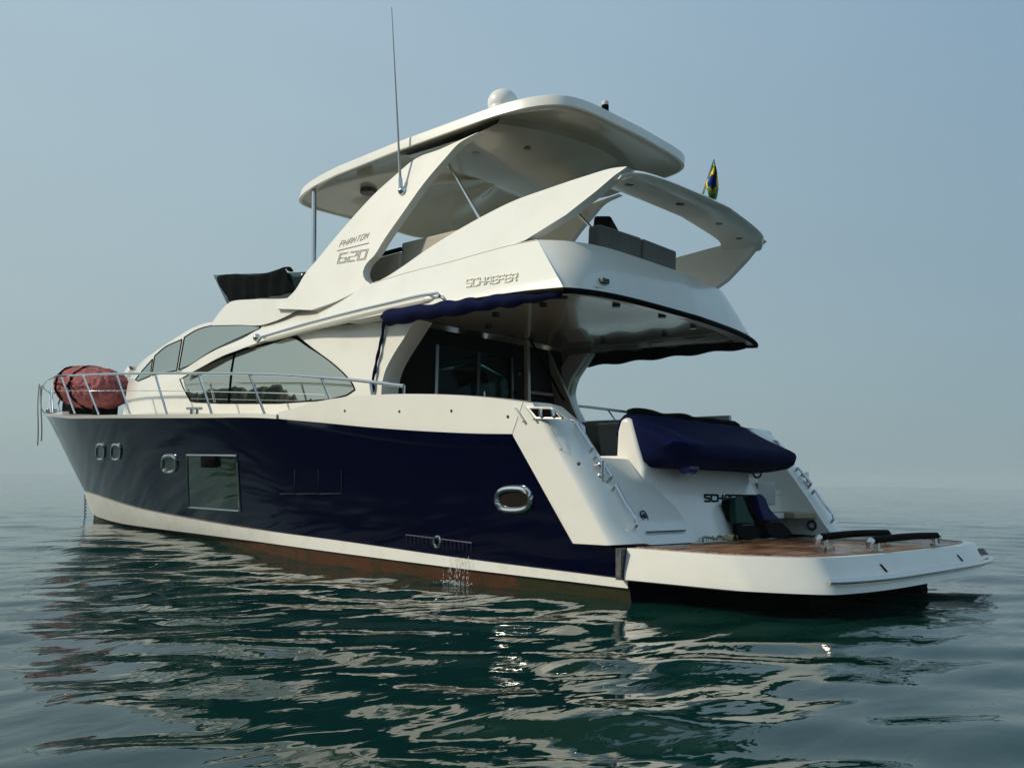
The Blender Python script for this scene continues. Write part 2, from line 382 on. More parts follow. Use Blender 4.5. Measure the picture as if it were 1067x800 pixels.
# wooded shore away to port, beyond and behind the camera: it only shows in the glass and the gloss
hr = MB(); rows = []
for i in range(360):
    dg = 118*i/359; az = R_(8+dg); e = math.sin(math.pi*i/359)**.3
    h_ = (21+2.2*math.sin(dg*.12+1)+1.1*math.sin(dg*.4)+.5*math.sin(dg*1.3)+.3*math.sin(dg*3.1)+.2*math.sin(dg*7))*e
    rows.append([((78+25*t)*math.cos(az)+0, (78+25*t)*math.sin(az), -.5+(h_+.5)*math.sin(min(t*1.25, 1)*math.pi/2)*(1 if t < .8 else .9)+(random.uniform(-.15, .15) if t > 0 else 0)) for t in np.linspace(0, 1, 12)])
HILLM = mat('wooded_shore', (.018, .040, .024), .95, spec=.1, vary=(.15, (.015, .025, .012), .4, .6))
ho2 = hr.grid(rows).build('hills', HILLM, smooth=False); ROOTS.remove(ho2); ho2['kind'] = 'structure'

# ================================================================== THE YACHT
yacht = root('motor_yacht', (0, 0, 0), 'large white and navy flybridge motor yacht lying on calm hazy water', 'yacht')
Wt = [(-.1, 2.25), (1.4, 2.28), (2.7, 2.31), (4.75, 2.2), (6.5, 1.82), (9.16, 1.17), (12.5, .61), (15.2, .12), (15.8, 0)]
Bt = [(-.1, 2.38), (3, 2.44), (7, 2.43), (10, 2.32), (12.5, 2.08), (14.5, 1.72), (16.3, 1.22), (17.8, .66), (18.7, .22), (19.09, 0)]
Zs = [(-.1, 1.35), (3, 1.6), (6, 1.82), (9, 1.98), (12, 2.13), (15, 2.30), (19.09, 2.53)]
def stemz(x): return 0 if x <= 15.8 else ip(x, [(15.8, 0), (16.35, .42), (16.6, .6), (19.09, 2.53)])
def Bh(x, z):
    zs = sm(x, Zs); zl = stemz(x); W = sm(x, Wt) if x < 15.8 else 0; B = sm(x, Bt)
    if x > 19.09: return -1
    t = (z-zl)/max(zs-zl, .05)
    if t < 0: return W+t*.6 if x < 15.8 else -1
    p = ip(x, [(0, .6), (6, .62), (12, .8), (16, .9), (19, 1)])
    if t > 1: return B-(t-1)*.05
    return W+(B-W)*t**p
def hull(u, v, off=0):
    p = onS(u, v, Bh); return p+np.array([0, off, 0])
SB = [(650.5, 612), (600, 606), (490, 593), (350, 575), (212, 556), (160, 549), (125, 543.5), (107, 538)]
ST = [(650.5, 603), (600, 596.5), (490, 582.5), (350, 562.5), (272, 552), (195, 539.6), (135, 527), (100, 515.5)]
NT = [(533, 452), (500, 451.6), (450, 449.5), (390, 445.5), (330, 439.8), (300, 437.2), (284, 436), (200, 435.6), (120, 435.8), (75, 436.2)]
def curve3(P, ext, n_):
    a = [hull(*p) for p in crom(P, n_)]
    return a+[np.array(e, float) for e in ext]
def fx(c):      # curve as z(x) table, x increasing
    return sorted([(float(p[0]), float(p[2])) for p in c])
sbT = fx(curve3(SB, [(16.2, 0, .30), (16.45, 0, .46)], 40)); stT = fx(curve3(ST, [(16.75, 0, .70)], 40))
ntT = fx(curve3(NT, [(19.05, 0, 2.5)], 50))
d1 = hull(534, 452); d2 = hull(597, 566)
ntT = [(-.1, .462), (float(d2[0]), .462)]+[p for p in ntT if p[0] > d1[0]+.02]
ntT.insert(2, (float(d1[0]), float(d1[2])))
XS = sorted(set([-.1, 0, .2, float(d2[0]), float(d1[0])]+[float(x) for x in np.linspace(float(d2[0]), float(d1[0]), 8)]+list(np.linspace(1.4, 15, 70))+list(np.linspace(15, 19.05, 34))))
XS = [x for x in XS if x <= 19.05]
def stemx(z):     # bow profile x at height z
    return ip(z, [(-1, 14.0), (0, 15.8), (.42, 16.35), (.6, 16.6), (2.53, 19.09), (3, 19.3)])
def zone(zlo, zhi, nv, off=0, xs=XS):
    rows = []
    for j in range(nv):
        t = j/(nv-1); row = []
        for x in xs:
            a_, b__ = zlo(x), zhi(x); z = a_+(b__-a_)*t
            xm = stemx(z)
            xx = min(x, xm); y = max(Bh(xx, z), 0)+off
            if xx >= xm-1e-6: y = 0
            row.append((xx, y, z))
        rows.append(row)
    return rows
def zsb(x): return min(ip(x, sbT), 3)
def zst(x): return max(ip(x, stT), zsb(x))
def znt(x): return ip(x, ntT)
# bottom
mb = MB(); rows = []
XB = [x for x in XS if x < 16.4]
rows.append([(x, 0, -.75+.7*max(0, (x-10)/6.3)**2) for x in XB])
for t in (.5, .8, 1):
    rows.append([(min(x, stemx(zsb(x))), max(Bh(x, max(zsb(x)*t, 0.0)) if t == 1 else (Bh(x, 0)*(.85+.15*t) if x < 15.8 else 0), 0), (zsb(x) if t == 1 else -.35*(1-t)/.5*1.0)) for x in XB])
mb.gridm(rows); mb.build('antifouling_bottom', ANTI, yacht)
mb = MB(); zz = zone(zsb, zst, 4, .022); zz = [[(p[0], p[1]+(.10*(1-j/3)*min(1, max(0, (p[0]-6)/5)) if p[1] > .03 else 0), p[2]) for p in r] for j, r in enumerate(zz)]; mb.gridm(zz)
mb.gridm([[(p[0], p[1], p[2]) for p in zone(zsb, zsb, 2, .0)[0]], [(p[0], p[1], p[2]) for p in zz[0]]])
mb.gridm([[(p[0], p[1], p[2]) for p in zone(zst, zst, 2, .022)[0]], [(p[0], p[1], p[2]) for p in zone(zst, zst, 2, .0)[0]]])
mb.build('boot_stripe', STRIPE, yacht)
topside = MB().gridm(zone(zst, znt, 16)).build('topside', NAVY, yacht, auto=60)
# transom wall below the platform
mb = MB(); sec = [(-.1, max(Bh(-.1, z), 0), z) for z in (0, .15, .3, .46)]
mb.add([(-.1, 0, -.75)]+sec+[(-.1, -p[1], p[2]) for p in sec[::-1]], [tuple(range(9))]); mb.build('lower_transom', NAVY, yacht, smooth=False)
# white gunwale cap from the bow to amidships
def ztop_cap(x): return znt(x)+.055
capx = [x for x in XS if x > 5.0]
c0 = zone(znt, znt, 2, .03, capx)[0]; c1 = zone(ztop_cap, ztop_cap, 2, .03, capx)[0]; c2 = [(min(p[0], 18.95), max(p[1]-.14, 0), p[2]+.005) for p in c1]; cm = [(p[0], max(p[1]-.03, 0), p[2]) for p in c0]
MB().gridm([cm, c0, c1, c2]).build('gunwale', GEL, yacht)
# bulwark: white band sweeping above the navy, to the quarter
BT = [(545, 418.5), (520, 415.3), (476, 411.6), (430, 410.3), (390, 411.3), (350, 415), (325, 419.5), (300, 427), (283, 431)]
BB = [(533.5, 452)]+NT[1:6]+[(283.5, 435.5)]
rows = rows_between(BT, BB, lambda x, z: Bh(x, z)+.004, 60, 9)
mb = MB(); mb.gridm(rows, flip=True)
inner = [(p[0]+.0, p[1]-.16, p[2]+.012) for p in rows[0]]; low = [(p[0], p[1]-.20, p[2]-.55) for p in rows[0]]
mb.gridm([rows[0], inner, low]); bul = mb.build_lr('bulwark', GEL, yacht, auto=50)
# foredeck and side decks
mb = MB(); dx = [x for x in XS if x > 1.2]
def zdeck(x): return min(znt(x)+.05, 2.5) if x > 5.6 else ip(x, [(1.2, 1.5), (3.3, 1.60), (5.0, znt(5.6)-.05), (5.6, znt(5.6)+.05)])
rows = []
for f in (1, .8, .5, .25, 0):
    rows.append([(x, max(sm(x, Bt)-.1, 0)*f, zdeck(x)+(.10*(1-f*f) if x > 8 else 0)) for x in dx if x > 4.2])
mb.gridm(rows); mb.gridm([[(x, 2.3, zdeck(x)), (x, 1.9, zdeck(x))] for x in dx if x <= 4.4])
mb.build('deck', GEL, yacht)
# knuckle line on the navy band
KN = [(538, 466), (480, 463.5), (420, 459), (370, 451.5), (330, 444.5), (300, 439.5)]
kl = [hull(*p) for p in crom(KN, 40)]
mb = MB(); mb.gridm([[p+np.array([0, .012, 0]) for p in kl], [p+np.array([0, .0, -.03]) for p in kl]]); 
kt = [hull(*p) for p in crom([(533, 452.5), (480, 451.5), (420, 448.5), (370, 444), (330, 440.5), (300, 438)], 40)]
mb.gridm([[p+np.array([0, .004, 0]) for p in kt], [p+np.array([0, .012, 0]) for p in kl]]); mb.build_lr('knuckle_band', NAVY, yacht)

# ---- stern quarter wings
C0 = [hull(*p) for p in lin([(545, 418.5), (533.5, 452), (565, 509), (597, 566)], 25)]
C0p = [hull(*p) for p in lin([(545, 418.5), (533.5, 452)], 5)]+[hull(*p) for p in lin([(533.5, 452), (597, 566)], 16)[1:]]
def ysurf(y): return lambda u, v: onY(u, v, y)
P1 = [onY(u, v, 2.385) for u, v in lin([(555, 419.5), (568, 452)], 5)]+[onY(u, v, 2.385) for u, v in lin([(568, 452), (632, 568)], 16)[1:]]
P3 = [onY(u, v, 2.08) for u, v in lin([(574, 420.5), (598, 441)], 5)]+[onY(u, v, 2.02) for u, v in crom([(598, 441), (621, 478), (646, 521), (664, 555), (671, 566)], 16)[1:]]
PR = []
for t in (.12, .24, .36, .48, .6, .7, .8, .9, .96):
    a_ = t*math.pi/2
    PR.append([np.array([p[0]+(q_[0]-p[0])*math.sin(a_), p[1]+(q_[1]-p[1])*(1-math.cos(a_)), p[2]+(q_[2]-p[2])*math.sin(a_)]) for p, q_ in zip(P1, P3)])
P4 = [np.array([p[0]+.01, 1.90, p[2]-.015]) for p in P3]
P5 = [np.array([p[0]+.05, 1.90, min(.45, p[2]-.02)]) for p in P3]
MB().gridm([C0p, P1]+PR+[P3], flip=False).gridm([P3, P4, P5]).build_lr('stern_quarter', GEL, yacht, auto=70)
# hatch seam and cleat box on the port quarter
def seam(pts, y, name, m=RUBBER, r=.004):
    mb = MB(); mb.tube([onY(u, v, y) for u, v in pts], r, 6); return mb
mb = seam([(569, 436), (586, 468), (540, 468.5)], 2.36, 's'); mb.build('hatch_seam', RUBBER, yacht)
fl_o = [onY(u, v, 2.40) for u, v in [(551, 425), (573, 425.6), (584, 435.2), (559, 434.6)]]
mb = MB(); mb.prism(fl_o, (0, -.05, 0)); fair = mb.build('fairlead', BLACK, yacht, smooth=False)
for u in (563, 575.5):
    MB().tube([onY(u, 427, 2.41), onY(u+1.5, 434, 2.41)], .022, 10).build('roller', STEEL, fair)
MB().tube([onY(u, v, 2.40) for u, v in [(550, 424.5), (574, 425), (586, 436), (559, 435.4), (550, 424.5)]], .012, 6).build('fairlead_rim', GEL, fair)
for k, (u, v, u2, v2) in enumerate([(536, 425, 545, 439), (546, 423.5, 556, 437)]):
    MB().tube([onY(u, v, 2.42), onY(u2, v2, 2.42)], .014, 8).build('trim_strip', GEL, yacht)
for u, v in ((359.6, 428), (416.5, 428.6), (470.6, 428), (529.5, 434), (603, 483)):
    p = hull(u, v) if u < 600 else onY(u, v, 2.38)
    MB().ball(p, .018, 8).build('deck_fitting', RUBBER, yacht)
# handrails on the quarters (port from the photograph, starboard mirrored)
def rail_obj(name, P, r, m, parent, feet=(), mirror=True, k=10):
    for s in ((1, -1) if mirror else (1,)):
        mb = MB(); mb.tube([(p[0], p[1]*s, p[2]) for p in P], r, k)
        for a_, c_ in feet: mb.tube([(a_[0], a_[1]*s, a_[2]), (c_[0], c_[1]*s, c_[2])], r*.9, 8)
        mb.build(name, m, parent)
for seq, ft in (([(588, 447), (590, 441.5), (594, 440.5), (604, 453), (615.5, 470)], (0, 4)), ([(620, 477), (627, 487), (635.5, 499.5)], (0, 2)), ([(639.5, 508.5), (650, 528), (661, 547), (661.5, 550)], (0, 2))):
    P = [onY(u, v, 2.06) for u, v in crom(seq, 14)]
    P = [p+np.array([-.02, 0, .03]) for p in P]
    feet = [(P[0], P[0]+np.array([.07, 0, -.08])), (P[-1], P[-1]+np.array([.07, 0, -.08]))]
    rail_obj('handrail', P, .017, STEEL, yacht, feet)
for s in (1, -1):
    c = onY(625.5, 490, 2.1); mb = MB()
    for dz in (-.05, .05):
        mb.ball((c[0], 2.1*s, c[2]+dz), .035, 10); mb.tube([(c[0]+.05, 2.1*s, c[2]+dz), (c[0]-.03, 2.1*s, c[2]+dz)], .02, 8)
    mb.tube([(c[0]-.03, 2.1*s, c[2]-.09), (c[0]-.03, 2.1*s, c[2]+.09)], .02, 8); mb.build('cleat', STEEL, yacht)

# ---- transom, stairs, sun pad base
ZP = .465
def tx(z): return .02+.62*(z-ZP)
mb = MB(); rows = []
for z in np.linspace(ZP-.02, 1.3, 8):
    w = .97+.10*(z-ZP); rows.append([(tx(z)+.10*abs(y/w)**4, y, z) for y in np.linspace(w, -w, 21)])
mb.grid(rows)
for s in (1, -1):
    e = [(r[0] if s > 0 else r[-1]) for r in rows]; mb.grid([e, [(max(p[0], 1.2), p[1], p[2]) for p in e]])
mb.build('transom', GEL, yacht)
mb = MB(); prof = [(.50, 1.18), (.58, 1.40), (.66, 1.64), (.72, 1.69), (.80, 1.67), (.84, 1.55), (.86, 1.2), (.86, .95), (.5, .95)]
for s in (1,): mb.prism([(x, 1.19, z) for x, z in prof], (0, -2.38, 0))
bevel(mb.build('sunpad_base', GEL, yacht), .04, 3)
# ramp-like boarding stairs, one each side
for s in (1, -1):
    st = MB()
    if s == 1:
        st.prism([(.02, .95*s, ZP), (.70, .95*s, 1.26), (1.3, .95*s, 1.26), (1.3, .95*s, ZP)], (0, .97*s, 0))
        o = st.build('boarding_stairs', GEL, yacht, smooth=False, label='port boarding stairs closed by a smooth sloping panel')
        MB().tube([(.09, 1.1, .575), (.09, 1.75, .575)], .009, 6).build('step_slot', RUBBER, o)
        c = onY(665, 537.5, 1.6); c = np.array([.02+.86*(c[2]-ZP)-.01, 1.6, c[2]])
        ring_ = [(c[0]+.035*math.sin(t)*.6, 1.6+.05*math.cos(t), c[2]+.05*math.sin(t)) for t in np.linspace(0, 2*math.pi, 17)]
        mbr = MB(); mbr.tube(ring_, .008, 6); mbr.ball((c[0]+.0, 1.6, c[2]), .026, 10); mbr.build('round_badge', CHROMEL, o)
    else:
        for i, (x0, z) in enumerate(((.25, .72), (.58, .98), (.9, 1.2))): st.box((x0, -1.9, z-.06), (1.4, -.97, z))
        st.box((.9, -1.9, .4), (1.4, -.97, 1.19)); st.box((.58, -1.9, .4), (.9, -.97, .93)); 
        o = st.build('boarding_stairs', GEL, yacht, smooth=False)
        bevel(MB().box((.12, -1.88, .655), (.5, -1.3, .725)).build('wooden_step', mat('step_wood', (.30, .24, .14), .5), o, smooth=False), .01)
        bevel(MB().box((.50, -1.6, .80), (.7, -1.05, 1.08)).build('step_box', GREYL, o, smooth=False), .02)
        mbr = MB(); mbr.tube([(.18+.05*math.cos(t), -1.885, .57+.05*math.sin(t)) for t in np.linspace(0, 2*math.pi, 17)], .014, 6); mbr.build('round_fitting', CHROMEL, o)
mb = MB(); c = (.42, -.98, 1.17); mb.tube([(c[0]+.05*math.cos(t), c[1], c[2]+.05*math.sin(t)) for t in np.linspace(0, 2*math.pi, 15)], .014, 6); mb.build('mooring_eye', STEELD, yacht)

# ---- swim platform
def xaft(y, z=ZP): return -1.76+.010*abs(y)**4+(.5*max(0, abs(y)-1.95)**1.6*4.2)
plat = MB(); ys = list(np.linspace(2.33, 1.8, 12))+list(np.linspace(1.7, -1.7, 25))+list(np.linspace(-1.8, -2.33, 12))
def outline(dz, grow):
    P = [(-.11, 2.33+grow*.3, ZP+dz)]
    for y in ys:
        x = xaft(y); k = max(0, 1-abs(y)/2.33*0)
        P.append((x-grow, y*(1+grow*.02), ZP+dz))
    P.append((-.11, -2.33-grow*.3, ZP+dz)); return P
o0 = outline(0, 0); o1 = outline(-.010, .006); o2 = outline(-.20, .13); o3 = outline(-.26, .15); o4 = outline(-.27, .02)
plat.grid([o4, o3, o2, o1, [(p[0]+.0, p[1], p[2]) for p in o0]], flip=True)
k0 = len(plat.V); plat.V += [tuple(p) for p in o0]+[tuple(p) for p in o4]; N_ = len(o0)
plat.F.append(tuple(k0+i for i in range(N_))); plat.F.append(tuple(k0+N_+i for i in range(N_))[::-1])
platform = plat.build('swim_platform', GEL, yacht, auto=40)
tk = MB(); tz = ZP+.006
P = [(-.13, 2.22, tz)]+[(xaft(y)+.09+(.10 if abs(y) > 1.9 else 0)*0, y*.955, tz) for y in ys]+[(-.13, -2.22, tz)]
N_ = len(P); tk.V = P; tk.F = [tuple(range(N_))]; tk.prism(P, (0, 0, -.004)); tk.build('teak_deck', TEAK, platform, smooth=False)
bx_ = MB().box((-.10, 2.30, .20), (-.045, 2.405, .462)); bx_.build('joint_strip', RUBBER, platform, smooth=False)
rub = [(xaft(y)-.145-.02, y*1.0, ZP-.165+0*y) for y in np.linspace(2.02, -2.12, 30)]
mb = MB(); mb.tube(rub, .023, 12)
for yy in (1.5, 0, -1.4): mb.tube([(xaft(yy)-.16, yy, ZP-.165), (xaft(yy)-.09, yy, ZP-.17)], .012, 8)
mb.build('rub_rail', STEEL, platform)
for y_, w in ((1.15, .03), (-.75, .03)):
    MB().prism([(xaft(y_)-.055, y_+.03, ZP-.07), (xaft(y_)-.055, y_+.01, ZP-.07), (xaft(y_)-.098, y_-.015, ZP-.13), (xaft(y_)-.098, y_+.005, ZP-.13)], (.03, 0, 0)).build('slot', BLACK, platform, smooth=False)
MB().prism([(xaft(-1.75)-.055, -1.62, ZP-.06), (xaft(-1.75)-.055, -1.9, ZP-.06), (xaft(-1.75)-.10, -1.9, ZP-.12), (xaft(-1.75)-.10, -1.62, ZP-.12)], (.03, 0, 0)).build('light_recess', RUBBER, platform, smooth=False)
mb = MB(); mb.box((-1.3, -1.4, -.5), (-.11, -1.2, .2)).box((-1.3, 1.2, -.5), (-.11, 1.4, .2)); mb.box((-1.0,-1.2,-.3),(-.11,1.2,.19)); mb.build('lift_bracket', BLACK, platform, smooth=False)
for x_, ya, yb in ((-1.46, 1.57, .05), (-1.92+.3, 1.78, -.12)):
    pass
def chock(x_, ya, yb, z=.60):
    o = MB(); P = [(x_, ya, z-.09), (x_, ya, z-.03), (x_, ya-.03, z), (x_, (ya+yb)/2, z+.012), (x_, yb+.03, z), (x_, yb, z-.03), (x_, yb, ZP+.005)]
    bar = MB().tube([(x_, ya-.03-(ya-yb-.06)*t, z+.012*math.sin(math.pi*t)) for t in np.linspace(.02, .98, 12)], .032, 12).build('padded_bar', BLACK, platform)
    for ye, yi, dr in ((ya, ya-.17, -1), (yb, yb+.12, 1)):
        MB().tube([(x_, ye, z-.075), (x_, ye-.01*dr, z-.02), (x_, ye+.04*dr, z)], .03, 10).build('bar_end', STEEL, bar)
        MB().tube([(x_, yi, z-.01), (x_, yi, ZP+.03), (x_, yi, ZP+.0301), (x_, yi, ZP+.008)], [.022, .022, .045, .045], 12).build('bar_post', STEEL, bar)
chock(-1.25, 1.14, -.51, .58); chock(-1.62, .94, -.80, .565)

# ---- cabin
Yc = [(-5, 2.00), (5, 2.00), (8, 1.93), (10, 1.79), (11.5, 1.55), (12.8, 1.20), (13.9, .76), (14.6, .36), (14.9, 0)]
def yc(x, z):
    s = x+1.15*max(0, z-2.45)
    if s > 14.9: return -1
    return sm(s, Yc)-.06*(z-2)
def yf(x, z):
    base = sm(x, [(-2, 2.30), (2, 2.30), (4, 2.20), (5.5, 2.03), (8, 1.94), (9.5, 1.82), (12, 1.5)])
    return base-.45*max(z-2.9, 0)-.12*(min(z, 2.9)-2.9)
UP = [(133, 400.5), (141, 397.7), (156, 392), (172, 389.5), (189, 387)]
LOW0 = [(128, 432), (145, 432), (160, 432), (178, 432), (199, 432)]
mb = MB()
mb.gridm(rows_between(UP, LOW0, yc, 22, 8))
LU = [(187.5, 395), (212.5, 381.3), (250, 366), (289.5, 355), (300, 351), (324, 363), (354, 385), (362, 393), (368, 401), (370, 406)]
LL = [(187.5, 395), (192, 406), (199, 418.5), (230, 420), (290, 420), (345, 416), (362, 411.5), (370, 406)]
DK = [(187, 432), (199, 432), (250, 432), (290, 431.5), (345, 424), (372, 420), (393, 418)]
mb.gridm(rows_between(LL, [(189, 432), (199, 432), (215, 432), (250, 432), (300, 432), (345, 424), (365, 422), (375, 421)], yc, 50, 8, fa=lin))
# strip left of the lens
mb.gridm(rows_between([(189, 386), (187.5, 395)], [(199, 431), (197, 431)], yc, 4, 8, fa=lin))
# aft of the lens: from the lens arc to the awning pillar
LA = [(302, 343), (324, 361), (340, 373), (354, 385), (362, 393), (370, 406), (374, 421)]
PA = [(433, 333), (421, 352), (409, 371), (401.5, 386), (398, 400), (397, 419)]
mb.gridm(rows_between(LA, PA, yc, 24, 12))
PAi = [onS(u, v, yc) for u, v in crom(PA, 24)]
mb.gridm([PAi, [p+np.array([-.03, -.10, 0]) for p in PAi], [p+np.array([-.0, -.26, 0]) for p in PAi], [p+np.array([.35, -.26, 0]) for p in PAi]], flip=False)
cabin = mb.build_lr('cabin', GEL, yacht, auto=50)[0]
# windows of the saloon, both sides
for s in (1, -1):
    off = np.array([0, .004, 0]); rws = rows_between(LU, LL, yc, 50, 6, fa=crom, fb=lin)
    rws = [[(p[0], (p[1]-.004)*s, p[2]) for p in r] for r in rws]
    wdw = MB().grid(rws).build('saloon_window', GLASSP if s == 1 else GLASS, yacht)
    fr_ = [onS(u, v, yc) for u, v in crom(LU, 40)]+[onS(u, v, yc) for u, v in lin(LL, 40)[::-1]]
    MB().tube([(p[0], (p[1]+.004)*s, p[2]) for p in fr_], .009, 6).build('window_frame', BLACK, wdw)
    mu_ = [onS(u, v, yc) for u, v in lin([(244, 368.5), (241, 386), (238, 420)], 10)]
    MB().tube([(p[0], (p[1]+.004)*s, p[2]) for p in mu_], .010, 6).build('mullion', BLACK, wdw)
# upper forward windows and the windscreen frame
panes = [([(141.5, 395.5), (148, 387), (159.5, 374)], [(144, 397), (150, 394.5), (157, 391.5)]),
         ([(161.5, 371), (172, 362), (190, 353.5)], [(158.5, 391), (170, 388.5), (184.5, 386)]),
         ([(192.5, 351.5), (205, 344), (226, 338.5), (250, 338), (272, 340.5)], [(186.5, 385.5), (197, 381), (220, 366.5), (240, 356.5), (270, 343)])]
for s in (1, -1):
    for a_, c_ in panes:
        rws = rows_between(a_, c_, yc, 20, 6); rws = [[(p[0], (p[1]+.006)*s, p[2]) for p in r] for r in rws]
        w_ = MB().grid(rws).build('forward_window', GLASSP, yacht)
        rim = [rws[0][i] for i in range(20)]+[r[-1] for r in rws]+[rws[-1][i] for i in range(19, -1, -1)]+[r[0] for r in rws[::-1]]
        MB().tube([(p[0], p[1]+.003*s, p[2]) for p in rim], .008, 6).build('window_frame', BLACK, w_)
# roof shell: everything above the sill up to the arc, then over the top
ARC = [(133, 400), (137, 391), (143.7, 381), (151, 374), (160, 367.5), (172, 359), (185, 351), (201, 341.5), (215, 336.5), (235, 334.5), (262, 336), (288, 334)]
SIL = [(133, 400.5), (138, 399), (144, 397.3), (150, 395), (158, 391.5), (172, 389), (189, 386), (205, 376), (220, 366.5), (240, 356), (262, 347), (288, 333.5)]
rws = rows_between(ARC, SIL, yc, 46, 7)
mb = MB(); mb.gridm(rws)
top_ = rws[0]; roofrows = [top_]
for f in (.9, .7, .45, .2, 0): roofrows.append([(p[0]+.25*(1-f), p[1]*f, p[2]+.10*(1-f**2)) for p in top_])
mb.gridm(roofrows); mb.build('windscreen_shell', GEL, yacht, auto=50)

# ---- flybridge band
BU = [(188.5, 387), (196, 382), (220, 367), (254, 352), (272, 341.5), (288, 333.5), (313, 321.6), (348.5, 306.5), (390, 294.5)]
BU2 = [(390, 294.5), (414, 287), (438, 280.5), (470, 272.5), (500, 264), (530, 256), (560, 250)]
BL = [(187, 395), (194, 391), (212.5, 381), (228, 372.5), (250, 364), (268.7, 357), (302, 347), (329, 341.5), (365, 334)]
BL2 = [(365, 334), (403, 326.5), (430, 321), (457, 316.5), (500, 310), (545, 303.5), (587, 299.5)]
mb = MB()
ra = rows_between(BU, BL, yf, 50, 8); rb = rows_between(BU2, BL2, yf, 40, 10)
mb.gridm(ra); mb.gridm(rb)
lowedge = ra[-1][20:]+rb[-1][1:]
mb.gridm([lowedge, [(p[0], p[1]-(.35 if p[0] < 4.2 else .09), p[2]) for p in lowedge]])
upedge = ra[0]; mb.gridm([[(p[0], p[1]-.12, p[2]) for p in upedge], upedge])
kn_t = rb[0][-1]; kn_b = rb[-1][-1]
# aft face, rounded in plan
def aft(y, xk, x0, e=3.2):
    yk = kn_b[1]; return x0+(xk-x0)*(abs(y)/yk)**e
rows = []
for t in np.linspace(0, 1, 9):
    row = []
    for s in np.linspace(1, -1, 49):
        ykn = kn_t[1]*(1-t)+kn_b[1]*t; xk = kn_t[0]*(1-t)+kn_b[0]*t; zk = kn_t[2]*(1-t)+kn_b[2]*t
        y = ykn*s; bul_ = .10*math.sin(math.pi*t)
        x0 = (.80)*(1-t)+(.60)*t
        zc = 3.42*(1-t)+2.895*t
        ycl = abs(s)**7
        row.append((x0+(xk-x0)*ycl-bul_*(1-abs(s)**8)*.25, y, zc+(zk-zc)*abs(s)**4))
    rows.append(row)
mb.grid(rows, flip=True)
aft_rows = rows
lip = rows[-1]
mb.grid([lip, [(p[0]+.04, p[1]*.985, p[2]-.03) for p in lip], [(p[0]+.25, p[1]*.93, p[2]+.0) for p in lip]], flip=True)
tp = rows[0]; mb.grid([tp, [(p[0]+.16, p[1]*.95, p[2]-.0) for p in tp], [(p[0]+.2, p[1]*.94, p[2]-.3) for p in tp]])
fly = mb.build('flybridge_side', GEL, yacht, auto=40)
MB().tube([onS(u, v, lambda x, z: yf(x, z)+.001) for u, v in crom(BU2, 40)], .006, 6).build('crease_shade', LETW, fly)  # slightly darker bead, painting in the soft shading along the side crease
# dark rubber edge line under the overhang
edge = [rb[-1][i] for i in range(6, 40)]
mb = MB(); full = [(p[0], p[1]+.004, p[2]-.03) for p in edge]+[(p[0]-.01, p[1]*1.0, p[2]-.03) for p in lip[1:-1]]+[(p[0], -p[1]-.004, p[2]-.03) for p in edge[::-1]]
mb.tube(full, .032, 8); mb.build('overhang_edge', BLACK, yacht)
# underside of the overhang (cockpit ceiling), glossy
mb = MB(); rows = []
for i, (x, w, z) in enumerate(((.62, 1.85, 2.87), (.68, 2.0, 2.875), (.8, 2.14, 2.88), (1.0, 2.18, 2.90), (1.5, 2.2, 2.91), (2.5, 2.18, 2.92), (3.5, 2.12, 2.93), (4.2, 2.1, 2.94))):
    rows.append([(x, y, z+.03*(1-(y/2.3)**2)) for y in np.linspace(w, -w, 17)])
mb.grid(rows); 
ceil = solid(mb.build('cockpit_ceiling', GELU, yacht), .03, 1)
for (x, y) in ((1.15, 1.7), (1.0, 1.0), (.95, .2), (1.0, -.8), (1.6, 1.5), (2.4, 1.4), (1.6, -1.2), (2.6, -1.2), (3, .9)):
    mb = MB(); mb.tube([(x, y, 2.93), (x, y, 2.886)], .045, 12); mb.build('downlight', LAMP, ceil)
# fly deck inside
mb = MB(); 
rows = [[(x, y, z) for y in np.linspace(w, -w, 9)] for x, w, z in ((.85, 1.8, 3.02), (1.1, 1.95, 3.02), (3, 1.98, 3.02), (5, 1.9, 3.05), (7, 1.72, 3.2), (8.2, 1.55, 3.25))]
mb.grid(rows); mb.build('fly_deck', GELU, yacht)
# fly front brow
def topz(x): return ip(x, [(4.2, 3.62), (5.2, 3.62), (6.0, 3.66), (6.9, 3.70), (7.5, 3.55), (7.9, 3.38)])
BRU = [(222, 334.5), (229, 325), (238.5, 315.5), (262, 312), (296, 311), (318, 308), (345, 304)]
BRL = [(221, 339), (232, 338.8), (250, 338.5), (270, 339), (288, 334), (313, 322), (345, 308)]
yb = lambda x, z: yc(x, z)+.03 if x > 6.5 else yc(x, z)+.03
rws = rows_between(BRU, BRL, yb, 30, 6)
mb = MB(); mb.gridm(rws); tr_ = [rws[0]]
for f in (.93, .7, .4, 0): tr_.append([(p[0]+.18*(1-f), p[1]*f, p[2]+.03*(1-f)) for p in rws[0]])
mb.gridm(tr_)
fc = [r[0] for r in rws]; mb.gridm([fc]+[[(p[0]+.18*(1-f), p[1]*f, p[2]) for p in fc] for f in (.93, .7, .4, 0)])
mb.build('fly_brow', GEL, yacht, auto=50)

